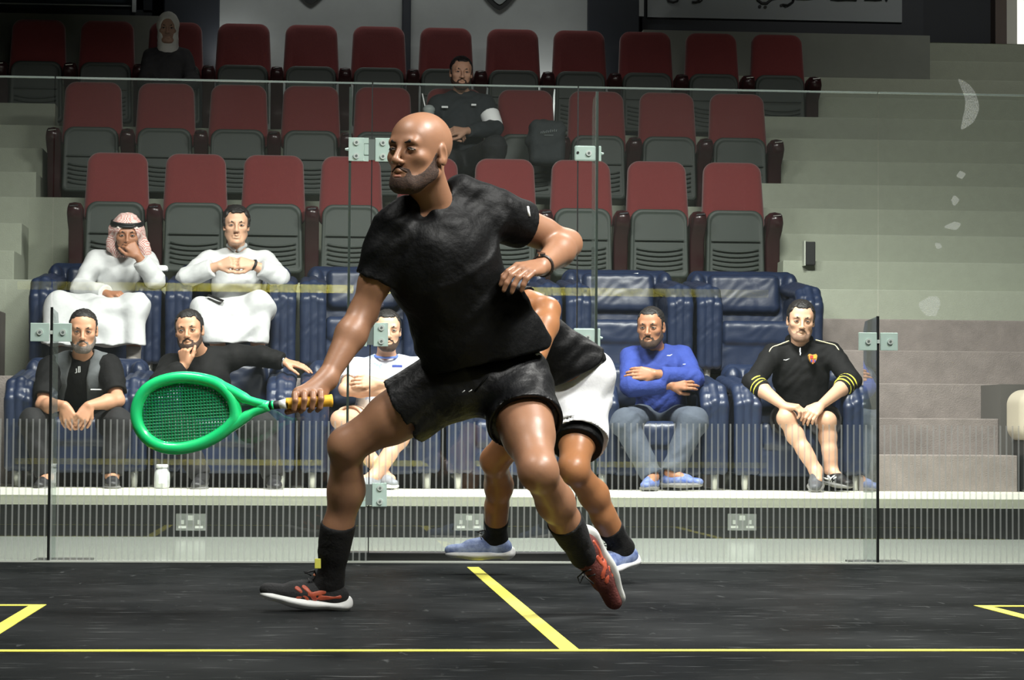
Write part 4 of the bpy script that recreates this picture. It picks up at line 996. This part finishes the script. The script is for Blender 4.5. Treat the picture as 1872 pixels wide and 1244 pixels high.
b.rc(J['neck']+fw*.12+up*.1, J['pel']+fw*.16, .040, .075, mode='s', k=.01, fl=(1, 3)); b.rc(H.w(0, .02, -.05), J['neck']+up*.02, .066, .07, mode='s', k=.01)
for a in 'AB': b.rc(J['s'+a]+(J['s'+a]-J['neck'])*.35, lerp(J['s'+a], J['e'+a], .8), .062, mode='s', k=.01)
b.rc(J['pel']-up*.06, J['pel']-up*.3, .2, mode='s', k=.01); b.noise = (.004, 30); v = b.build('vest', grey_v, P)
c = W(177, 712, 3.22); MB().box(c[0]-.035, c[0]+.03, c[1]-.012, c[1]+.02, c[2]-.006, c[2]+.001, .002).build('pocket_tab', wm, v)
c = W(142, 676, 3.20); mb = MB(); mb.tube([c+np.array(q) for q in ((-.014, 0, -.02), (-.006, 0, -.018), (-.008, 0, .006))], .003, 5); mb.tube([c+np.array(q) for q in ((.004, 0, -.016), (.004, 0, .018), (.012, 0, .018), (.013, 0, -.014), (.004, 0, -.016))], .003, 5); mb.build('shirt_print', wm, T_)
# bearded man in black sweater
P, J, H, T_ = spectator('bearded man in black sweater, cheek on fist, arm along the armchair', dict(neck=(362, 648, 3.46), che=(370, 700, 3.46), pel=(392, 785, 3.55), sA=(312, 668, 3.44), sB=(432, 650, 3.50), eA=(290, 705, 3.20), wA=(338, 668, 3.22), eB=(478, 652, 3.66), wB=(520, 662, 3.60), hA=(365, 795, 3.5), kA=(322, 780, 3.08), aA=(368, 872, 3.03), hB=(420, 795, 3.5), kB=(478, 778, 3.08), aB=(500, 874, 3.03)),
    (346, 604, 3.30, -6, 2, -4, 1.02), sk_m, 'long', black_t, 'pants', black_p, hair=.006, beard=.0016, hands=(((-.1, -.1, 1), (-.5, -.6, 0), 1, (70, 70, 40)), ((1, -.15, -.22), (0, -.3, 1), 1, (8, 12, 10), .22)), slv=(1.92, 1.92), shoes=((dark_sh, dark_so), (dark_sh, dark_so)), sock_m=black_sk)
wd = nrm(J['wB']-J['eB']); Rb = basis(wd); mb = MB(); mb.tube([J['wB']+Rb[:, 0]*cos(a)*.030+Rb[:, 1]*sin(a)*.030 for a in np.linspace(0, 2*pi, 16, endpoint=False)], .006, 6, True).build('wristwatch', chrome, P, True)
# man in white and blue shirt
wbm = mat('white_blue_print', srgb(232, 236, 240), .8, noise=(22, .8), col2=srgb(150, 170, 214), bump=(20, .4, .01))
nt_ = wbm.node_tree
for n_ in nt_.nodes:
    if n_.type == 'MAP_RANGE': n_.inputs['From Min'].default_value = .54; n_.inputs['From Max'].default_value = .60
lit_shorts = cloth('orange_lit_shorts_cloth', srgb(226, 196, 170), f=14, st=.4, amt=.15)  # white-grey shorts with the orange light tinted into their colour
P, J, H, T_ = spectator('man in white shirt with blue pattern, arms folded, behind the racket forearm', dict(neck=(706, 656, 3.50), che=(705, 705, 3.50), pel=(690, 770, 3.56), sA=(652, 676, 3.48), sB=(762, 674, 3.48), eA=(632, 712, 3.26), wA=(712, 716, 3.22), eB=(778, 712, 3.28), wB=(690, 700, 3.20), hA=(665, 778, 3.52), kA=(622, 768, 3.10), aA=(700, 868, 3.10), hB=(715, 778, 3.52), kB=(752, 772, 3.10), aB=(684, 872, 3.02)),
    (708, 604, 3.40, 3, 3, 0, 1.02), sk_l, 'tee', wbm, 'shorts', lit_shorts, hair=.006, beard=.0008, hands=(((1, -.1, .1), (0, -1, .3), 1, (20, 30, 20)), ((-1, -.1, .1), (0, -1, .3), -1, (20, 30, 20))), slv=(.7, .7), hem=.62, shoes=((mat('pale_trainer', srgb(130, 134, 140), .6), white_rub), (MATS['pale_trainer'], white_rub)), toes=((.3, -1, 0), (-.6, -.8, 0)))
mb = MB(); c0 = W(706, 655, 3.46); mb.tube([c0+np.array([cos(a)*.066, sin(a)*.062, .012+.012*sin(a)]) for a in np.linspace(0, 2*pi, 20, endpoint=False)], .007, 6, True).build('collar', mat('blue_trim', srgb(96, 126, 206), .7), T_, True)
c = W(726, 670, 3.34); MB().box(c[0]-.030, c[0]+.030, c[1]-.02, c[1]-.005, c[2]-.007, c[2]+.007, .001).build('chest_mark', mat('blue_mark', srgb(50, 70, 150), .7), T_)
# man in the blue jumper
blue_j = cloth('blue_jumper', srgb(36, 58, 134), f=20, st=.8, c2=srgb(28, 46, 112), amt=.6); grey_tr = cloth('grey_blue_trousers', srgb(66, 74, 86), f=16, st=.6)
P, J, H, T_ = spectator('man in bright blue jumper and grey trousers sitting with folded arms', dict(neck=(1197, 640, 3.50), che=(1205, 692, 3.48), pel=(1208, 760, 3.56), sA=(1153, 655, 3.48), sB=(1248, 652, 3.50), eA=(1152, 706, 3.24), wA=(1226, 704, 3.20), eB=(1268, 694, 3.28), wB=(1196, 684, 3.18), hA=(1180, 768, 3.52), kA=(1142, 772, 3.10), aA=(1192, 872, 3.02), hB=(1232, 768, 3.52), kB=(1268, 770, 3.10), aB=(1226, 866, 3.06)),
    (1190, 598, 3.40, -20, 5, 0, 1.03), sk_d, 'long', blue_j, 'pants', grey_tr, hair=.003, beard=.0012, hands=(((1, -.05, .1), (0, -1, .3), 1, (15, 20, 15)), ((-1, .1, .05), (0, -1, .3), -1, (12, 18, 15))), slv=(1.88, 1.85), shoes=((mat('blue_trainer', srgb(50, 78, 150), .6, noise=(40, .6), col2=srgb(150, 160, 180)), dark_so, True), (MATS['blue_trainer'], dark_so, True)), toes=((-.35, -1, 0), (.75, -.6, 0)), belly=1.1)
for c, r in ((W(1224, 650, 3.34), .016), (W(1254, 666, 3.33), .018)):
    mb = MB(); mb.tube([c+np.array((-r, .0, -.002)), c+np.array((0, -.006, -.003)), c+np.array((r, 0, .006))], [.002, .0045, .001], 6).build('swoosh_mark', wm, T_)
# man in black tracksuit top with club badge
P, J, H, T_ = spectator('man in black football top with club crest and yellow striped cuffs', dict(neck=(1462, 632, 3.50), che=(1464, 688, 3.50), pel=(1470, 765, 3.58), sA=(1412, 650, 3.46), sB=(1520, 646, 3.48), eA=(1376, 700, 3.28), wA=(1432, 742, 3.06), eB=(1556, 696, 3.30), wB=(1500, 742, 3.06), hA=(1445, 772, 3.54), kA=(1437, 765, 3.06), aA=(1492, 862, 2.98), hB=(1495, 772, 3.54), kB=(1512, 770, 3.08), aB=(1520, 862, 3.08)),
    (1464, 586, 3.42, -6, 6, 3, 1.03), sk_l, 'long', black_t, 'shorts', black_p, hair=.007, beard=.0005, beard_m=light_st, hands=(((.9, -.4, -.1), (.1, -.3, 1), -1, (35, 45, 30)), ((-.7, -.5, -.5), (.2, -.6, .8), 1, (30, 40, 30))), slv=(1.34, 1.34), hem=.80, shoes=((mat('grey_trainer', srgb(74, 76, 80), .6), dark_so, True), (mat('black_trainer', srgb(18, 18, 20), .5), dark_so, True, white_rub)), toes=((-.25, -1, -.25), (.35, -.95, -.12)), belly=1.1, w=1.06, sock_m=None)
def ring_at(p, d, r, t, m_, nm_, par): Rb = basis(nrm(d)); MB().tube([p+Rb[:, 0]*cos(a)*r+Rb[:, 1]*sin(a)*r for a in np.linspace(0, 2*pi, 20, endpoint=False)], t, 6, True).build(nm_, m_, par, True)
ycuff = mat('yellow_cuff', srgb(230, 220, 80), .7)
for a in 'AB':
    d = J['w'+a]-J['e'+a]
    for q in (.12, .20, .28): ring_at(lerp(J['e'+a], J['w'+a], q), d, .0650-q*.04, .0050, ycuff, 'cuff_stripe', T_)
pipe = mat('pale_piping', srgb(206, 198, 160), .7)
for a, sg in (('A', -1), ('B', 1)):
    s_, e_ = J['s'+a], J['e'+a]; o = [lerp(J['neck'], s_, .45)+np.array([0, -.045, .052]), lerp(J['neck'], s_, .8)+np.array([0, -.050, .050]), s_+np.array([sg*.02, -.055, .036]), lerp(s_, e_, .4)+np.array([sg*.01, -.060, .012]), lerp(s_, e_, .85)+np.array([0, -.056, .004])]
    MB().tube(smooth(o, 4, False), .0040, 5).build('piping', pipe, T_, True)
cr = W(1485, 657, 3.36); badge = MB(); badge.prism([(cr[0]+x*.026, cr[2]+z*.030) for x, z in ((-1, .7), (-.7, 1), (0, .8), (.7, 1), (1, .7), (.85, 0), (.5, -.6), (0, -1), (-.5, -.6), (-.85, 0))], cr[1]-.022, cr[1]+.01); bo = badge.build('club_crest', mat('gold_crest', srgb(206, 150, 70), .6), T_)
for x0, x1, z0, z1, cm in ((-.7, .0, .1, .7, srgb(196, 60, 50)), (.05, .7, .1, .7, srgb(220, 170, 60)), (-.55, -.2, -.6, -.1, srgb(60, 60, 150)), (-.1, .2, -.75, -.1, srgb(170, 50, 60)), (.3, .55, -.6, -.1, srgb(60, 60, 150))):
    MB().box(cr[0]+x0*.026, cr[0]+x1*.026, cr[1]-.025, cr[1]-.020, cr[2]+z0*.03, cr[2]+z1*.03).build('crest_field', mat('crest_%d' % int(cm[0]*999), cm, .6), bo)
c = W(1437, 658, 3.37); MB().tube([c+np.array((-.018, -.012, -.002)), c+np.array((-.004, -.018, -.004)), c+np.array((.018, -.012, .006))], [.0015, .0035, .001], 6).build('swoosh_mark', wm, T_)
MB().tube([W(1463, 636, 3.38), W(1463, 650, 3.36)], .003, 5).build('zip', chrome, T_)
b = Sdf(.005); nk = J['neck']; b.rc(nk+np.array([-.05, .01, .03]), nk+np.array([.05, .01, .03]), .038, k=.02); b.rc(nk+np.array([-.062, 0, .035]), nk+np.array([-.02, -.07, -.01]), .013, k=.01); b.rc(nk+np.array([.062, 0, .035]), nk+np.array([.02, -.07, -.01]), .013, k=.01); b.el(H.w(0, .01, -.08), (.056, .07, .08), mode='s', k=.01); b.build('collar', black_t, T_)
# ---- men in white robes, upper row
def skirt(P, J, pts, hemz, name='robe_skirt', flare=.0):
    b = Sdf(.0065)
    for a in 'AB':
        b.rc(J['h'+a]+np.array([0, 0, .01]), J['k'+a]+np.array([0, -.01, .0]), .105, .090, k=.05)
    b.rc(lerp(J['hA'], J['kA'], .9), lerp(J['hB'], J['kB'], .9), .085, k=.05); b.rc(lerp(J['hA'], J['kA'], .5), lerp(J['hB'], J['kB'], .5), .095, k=.05); b.rc(lerp(J['hA'], J['kA'], .2), lerp(J['hB'], J['kB'], .2), .095, k=.05); b.rc(lerp(J['hA'], J['kA'], .75), lerp(J['hB'], J['kB'], .75), .092, k=.05)
    for p, q, r1, r2 in pts: b.rc(W(*p), W(*q), r1, r2, k=.05)
    b.bx((J['pel'][0], J['pel'][1]-.5, hemz-.5), (1.2, 1.5, .5), .004, mode='s', k=.006)
    b.noise = (.010, 17); return b.build(name, robe_m, P)
P, J, H, T_ = spectator('man in white robe and red checked headscarf with black cord, hand at mouth', dict(neck=(226, 466, 4.62), che=(222, 510, 4.62), pel=(205, 572, 4.68), sA=(176, 476, 4.60), sB=(268, 478, 4.60), eA=(146, 528, 4.44), wA=(196, 538, 4.26), eB=(284, 512, 4.36), wB=(252, 468, 4.30), hA=(175, 575, 4.64), kA=(112, 566, 4.22), aA=(120, 660, 4.18), hB=(225, 575, 4.64), kB=(246, 566, 4.20), aB=(244, 660, 4.16)),
    (232, 430, 4.50, 6, 6, 0, 1.03), sk_d, 'robe', robe_m, None, None, beard=.0018, hands=(((1, -.4, 0), (0, -.4, 1), 1, (40, 50, 40)), ((-.55, -.15, .75), (.4, -.9, .1), -1, (70, 75, 50))), slv=(1.95, 1.80), shoes=((dark_sh, dark_so), (dark_sh, dark_so)), sock_m=mat('grey_sock', srgb(120, 116, 112), .8))
skirt(P, J, [((112, 560, 4.18), (100, 635, 4.10), .088, .095), ((246, 560, 4.18), (246, 635, 4.10), .080, .070), ((140, 575, 4.16), (145, 645, 4.10), .085, .09), ((200, 575, 4.16), (200, 645, 4.10), .085, .085), ((175, 575, 4.16), (172, 645, 4.10), .085, .085)], W(180, 632, 4.1)[2])
scarf = bpy.data.materials.new('red_check_scarf'); scarf.use_nodes = True; nt = scarf.node_tree; bb_ = nt.nodes['Principled BSDF']; bb_.inputs['Roughness'].default_value = .9
tc = nt.nodes.new('ShaderNodeTexCoord'); ck = nt.nodes.new('ShaderNodeTexChecker'); ck.inputs['Scale'].default_value = 150; ck.inputs['Color1'].default_value = srgb(176, 96, 88); ck.inputs['Color2'].default_value = srgb(226, 214, 206)
nt.links.new(tc.outputs['Object'], ck.inputs['Vector']); nt.links.new(ck.outputs['Color'], bb_.inputs['Base Color'])
b = Sdf(.0045); H.skull(b); b.off = .016
b2 = Sdf(.0045); H.skull(b2)
s = Sdf(.005)
H.el(s, (0, .015, .035), (.096, .118, .102), k=.02)
H.rc(s, (-.075, .02, .03), (-.092, .03, -.075), .034, .030, k=.03); H.rc(s, (.078, .02, .03), (.105, .03, -.09), .030, .036, k=.03); H.rc(s, (.105, .03, -.08), (.150, .04, -.20), .036, .026, k=.03); H.rc(s, (-.088, .03, -.06), (-.06, .03, -.12), .030, .022, k=.03)
H.rc(s, (0, .08, .0), (0, .09, -.15), .08, .07, k=.04)
H.el(s, (0, -.085, -.035), (.064, .095, .098), mode='s', k=.012)
s.noise = (.0035, 60); so = s.build('headscarf', scarf, P)
mb = MB()
for dz, rr in ((.066, 1.0), (.080, .97)):
    mb.tube([H.w(cos(a)*.094*rr, .015+sin(a)*.112*rr, dz-.10*sin(a)*-.14) for a in np.linspace(0, 2*pi, 28, endpoint=False)], .0085, 8, True)
mb.build('head_cord', ink, so, True)
b = Sdf(.005); H.rc(b, (-.050, -.074, .047), (.050, -.074, .047), .009, k=.02); H.rc(b, (-.050, -.074, .047), (-.076, -.02, .036), .009, k=.02); H.rc(b, (.050, -.074, .047), (.076, -.02, .036), .009, k=.02); b.build('scarf_brim', mat('pale_scarf_edge', srgb(216, 204, 196), .9), so)
P, J, H, T_ = spectator('dark haired man in white robe with both hands joined on his chest', dict(neck=(433, 462, 4.64), che=(432, 512, 4.64), pel=(428, 580, 4.62), sA=(380, 478, 4.60), sB=(486, 478, 4.60), eA=(340, 508, 4.42), wA=(400, 486, 4.34), eB=(512, 508, 4.42), wB=(462, 484, 4.34), hA=(402, 585, 4.58), kA=(376, 575, 4.20), aA=(412, 665, 4.18), hB=(452, 585, 4.58), kB=(474, 562, 4.18), aB=(470, 660, 4.16)),
    (432, 412, 4.56, 3, 4, 0, 1.02), sk_l, 'robe', robe_m, None, None, hair=.013, hands=(((.85, -.25, .25), (-.1, -.9, .4), 1, (45, 50, 30)), ((-.85, -.3, .1), (.1, -.9, .4), -1, (45, 50, 30))), slv=(1.80, 1.72), shoes=((dark_sh, dark_so), (dark_sh, dark_so)), sock_m=mat('brown_trouser_leg', srgb(70, 52, 46), .8))
skirt(P, J, [((376, 575, 4.16), (392, 625, 4.10), .075, .075), ((400, 580, 4.16), (415, 640, 4.08), .08, .07), ((435, 580, 4.14), (440, 640, 4.08), .08, .065), ((474, 562, 4.16), (474, 630, 4.10), .080, .050), ((366, 562, 4.2), (380, 572, 4.16), .045, .06)], W(430, 628, 4.1)[2])
b = Sdf(.005); nk = J['neck']
for sg in (-1, 1): b.rc(nk+np.array([sg*.050, -.02, .045]), nk+np.array([sg*.014, -.075, .010]), .015, .012, k=.006); b.rc(nk+np.array([sg*.050, -.02, .045]), nk+np.array([sg*.04, .04, .05]), .015, .014, k=.01)
b.build('collar', robe_m, T_)
wd = nrm(J['wB']-J['eB']); ring_at(J['wB']-wd*.006, wd, .029, .009, ink, 'wristwatch', P)
e = empty('smartphone', W(398, 549, 4.15), 'dark phone lying on the lap of the dark haired man in the white robe', 'phone'); c = W(400, 550, 4.10)
mb = MB(); mb.b.faces.new([mb.b.verts.new(W(u, v, Y)) for u, v, Y in ((378, 541, 4.13), (407, 553, 4.09), (410, 549, 4.16), (382, 538, 4.20))]); bmesh.ops.solidify(mb.b, geom=mb.b.faces[:], thickness=.008); mb.build('phone_body', ink, e)
c = W(292, 492, 4.45); e = tag(MB().box(c[0]-.055, c[0]+.05, 4.40, 4.50, c[2]-.015, c[2]+.02, .012).build('folded_tissue', paper), 'white folded tissue on the armrests between the two robed men', 'tissue')
# ---- man in dark uniform, middle row of red seats
uni = cloth('dark_uniform', srgb(34, 40, 44), f=14, st=.4)
P, J, H, T_ = spectator('bearded man in dark clothes with a white armband in the middle row', dict(neck=(843, 170, 6.86), che=(842, 215, 6.84), pel=(845, 290, 6.80), sA=(800, 190, 6.84), sB=(888, 190, 6.84), eA=(785, 232, 6.72), wA=(818, 242, 6.55), eB=(905, 235, 6.72), wB=(850, 240, 6.52), hA=(828, 300, 6.76), kA=(812, 290, 6.34), aA=(820, 372, 6.38), hB=(862, 298, 6.76), kB=(905, 268, 6.36), aB=(900, 350, 6.42)),
    (843, 133, 6.78, 3, 4, 2, 1.04), skin('muted_skin', srgb(176, 136, 112), None, .6), 'long', uni, 'pants', cloth('black_uniform_trousers', srgb(22, 25, 27)), hair=.006, beard=.0014, hands=(((.9, -.3, 0), (0, -.8, .6), 1, (40, 50, 30)), ((-.9, -.3, 0), (0, -.8, .6), -1, (40, 50, 30))), slv=(1.9, 1.9), shoes=((dark_sh, dark_so), (dark_sh, dark_so)), vox=.008)  # plain muted brown skin tone
b = Sdf(.006); b.cc(lerp(J['sB'], J['eB'], .42), lerp(J['sB'], J['eB'], .92), .072, .066, k=.01); b.build('armband', paper, P)
c = W(855, 178, 6.74); 
for u, v, w_ in ((813, 196, .024), (866, 192, .018)): c = W(u, v, 6.72); MB().box(c[0]-w_, c[0]+w_, c[1]-.012, c[1]+.01, c[2]-.007, c[2]+.007, .002).build('name_tag', wm, T_)
c = W(784, 203, 6.60); e = empty('drink_cup', (c[0], c[1], c[2]-.10), 'clear domed drink cup with a white straw left of the bearded man', 'cup')
cupm = mat('clear_plastic_cup', srgb(150, 158, 156), .15)
MB().lathe([(.030, -.12), (.042, .0), (.046, .005), (.044, .02), (.030, .038), (.012, .044)], c, 20).build('cup_body', cupm, e, True)
MB().tube([c+np.array((-.01, 0, -.05)), W(772, 171, 6.60)], .0045, 8).build('straw', paper, e, True)
c = W(1000, 262, 6.56); e = empty('dark_bag', (c[0], c[1], c[2]-.2), 'dark bag with faint white lettering on the seat right of the bearded man', 'bag')
b = Sdf(.008); b.bx(c, (.13, .10, .16), .05, k=.02); b.rc(c+np.array([-.11, 0, .02]), c+np.array([-.03, 0, .13]), .05, k=.03); b.noise = (.006, 24); bo = b.build('bag_body', cloth('dark_bag_cloth', srgb(40, 46, 48)), e)
mb = MB()
for i, x in enumerate(np.linspace(-.055, .055, 9)):
    p = c+np.array([x, -.105, .065+.008*sin(x*25)]); mb.tube([p, p+np.array([.004, 0, .014+.004*(i % 2)])], .0026, 4)
mb.tube([c+np.array([-.03, -.105, .045]), c+np.array([.035, -.105, .046])], .002, 4); mb.build('lettering', mat('faint_print', srgb(130, 138, 138), .7), bo)
# ---- woman in white headscarf, top row
P, J, H, T_ = spectator('woman in dark gown and white headscarf seated in the top row', dict(neck=(306, 88, 8.02), che=(304, 125, 8.0), pel=(304, 200, 7.95), sA=(276, 105, 8.0), sB=(336, 105, 8.0), eA=(266, 150, 7.9), wA=(290, 165, 7.7), eB=(352, 150, 7.9), wB=(325, 165, 7.7), hA=(290, 205, 7.9), kA=(285, 205, 7.5), aA=(285, 280, 7.5), hB=(318, 205, 7.9), kB=(325, 205, 7.5), aB=(325, 280, 7.5)),
    (307, 52, 7.94, 2, 6, 0, .98), skin('woman_skin', srgb(170, 136, 116), None, .6), 'long', cloth('dark_gown', srgb(44, 44, 46)), 'pants', black_p, hands=(((1, -.3, 0), (0, -.6, 1), 1, (40, 40, 30)), ((-1, -.3, 0), (0, -.6, 1), -1, (40, 40, 30))), slv=(1.95, 1.95), vox=.008, shoes=((dark_sh, dark_so), (dark_sh, dark_so)))
s = Sdf(.005); H.el(s, (0, .012, .025), (.090, .112, .110), k=.02); H.el(s, (0, .0, -.07), (.082, .085, .075), k=.03); H.rc(s, (0, .02, -.1), (0, .03, -.15), .075, .085, k=.03); H.el(s, (0, -.085, -.008), (.056, .080, .082), mode='s', k=.010); s.noise = (.002, 60)
s.build('headscarf', mat('white_headscarf', srgb(214, 214, 208), .9), P)
# ------------------------------------------------------------------ lights
def area(name, loc, target, sx, sy, power, col=(1, .985, .94), spread=180):
    l = bpy.data.lights.new(name, 'AREA'); l.shape = 'RECTANGLE'; l.size = sx; l.size_y = sy; l.energy = power; l.color = col; l.spread = radians(spread)
    o = bpy.data.objects.new(name, l); COL.objects.link(o); o.location = loc
    d = Vector(target)-Vector(loc); o.rotation_euler = d.to_track_quat('-Z', 'Y').to_euler(); return o
area('overhead_lamp', (2.6, -4.2, 5.2), (.5, -3.4, .5), 1.2, .5, 190, spread=110)
area('overhead_lamp', (1.6, -7.0, 5.0), (.0, -3.6, .9), 1.6, .5, 62, spread=80)
area('overhead_lamp', (-2.2, -4.4, 5.2), (-1.4, -3.6, 0), 1.2, .5, 60, spread=110)
area('overhead_lamp', (1.6, 1.3, 4.2), (1.5, 2.3, 0), 1.4, .5, 390, spread=148)  # audience lamp behind the glass, added to brighten the right stands
area('overhead_lamp', (-1.3, 1.3, 4.2), (-1.2, 2.3, 0), 1.4, .5, 245, spread=148)  # its left partner, also added for the audience side
area('front_wall_lamp', (0, -8.7, 4.6), (0, -9.75, 1.0), 4.0, .3, 500, spread=80)
area('added_hall_fill', (0, 8.0, 6.4), (0, 8.9, 4.0), 3, .3, 14, spread=60)  # unseen fill added for the dim panels and top row
area('added_hall_fill', (4.5, 3.5, 7.6), (5.2, 8.6, 3.6), 2, .4, 12, spread=60)  # unseen fill added for the upper stairs
area('added_panel_glow', (1.2, 8.6, 3.30), (1.2, 8.92, 3.75), .12, .05, 2.2)  # unseen light added for the bright reflected patch on the right panel
area('added_panel_glow', (-1.42, 8.62, 3.62), (-1.40, 8.92, 3.95), .08, .05, 1.2)  # the same added glow for the left panel
w = bpy.data.worlds.new('world'); SC.world = w; w.use_nodes = True
w.node_tree.nodes['Background'].inputs[0].default_value = (.6, .65, .62, 1); w.node_tree.nodes['Background'].inputs[1].default_value = .02
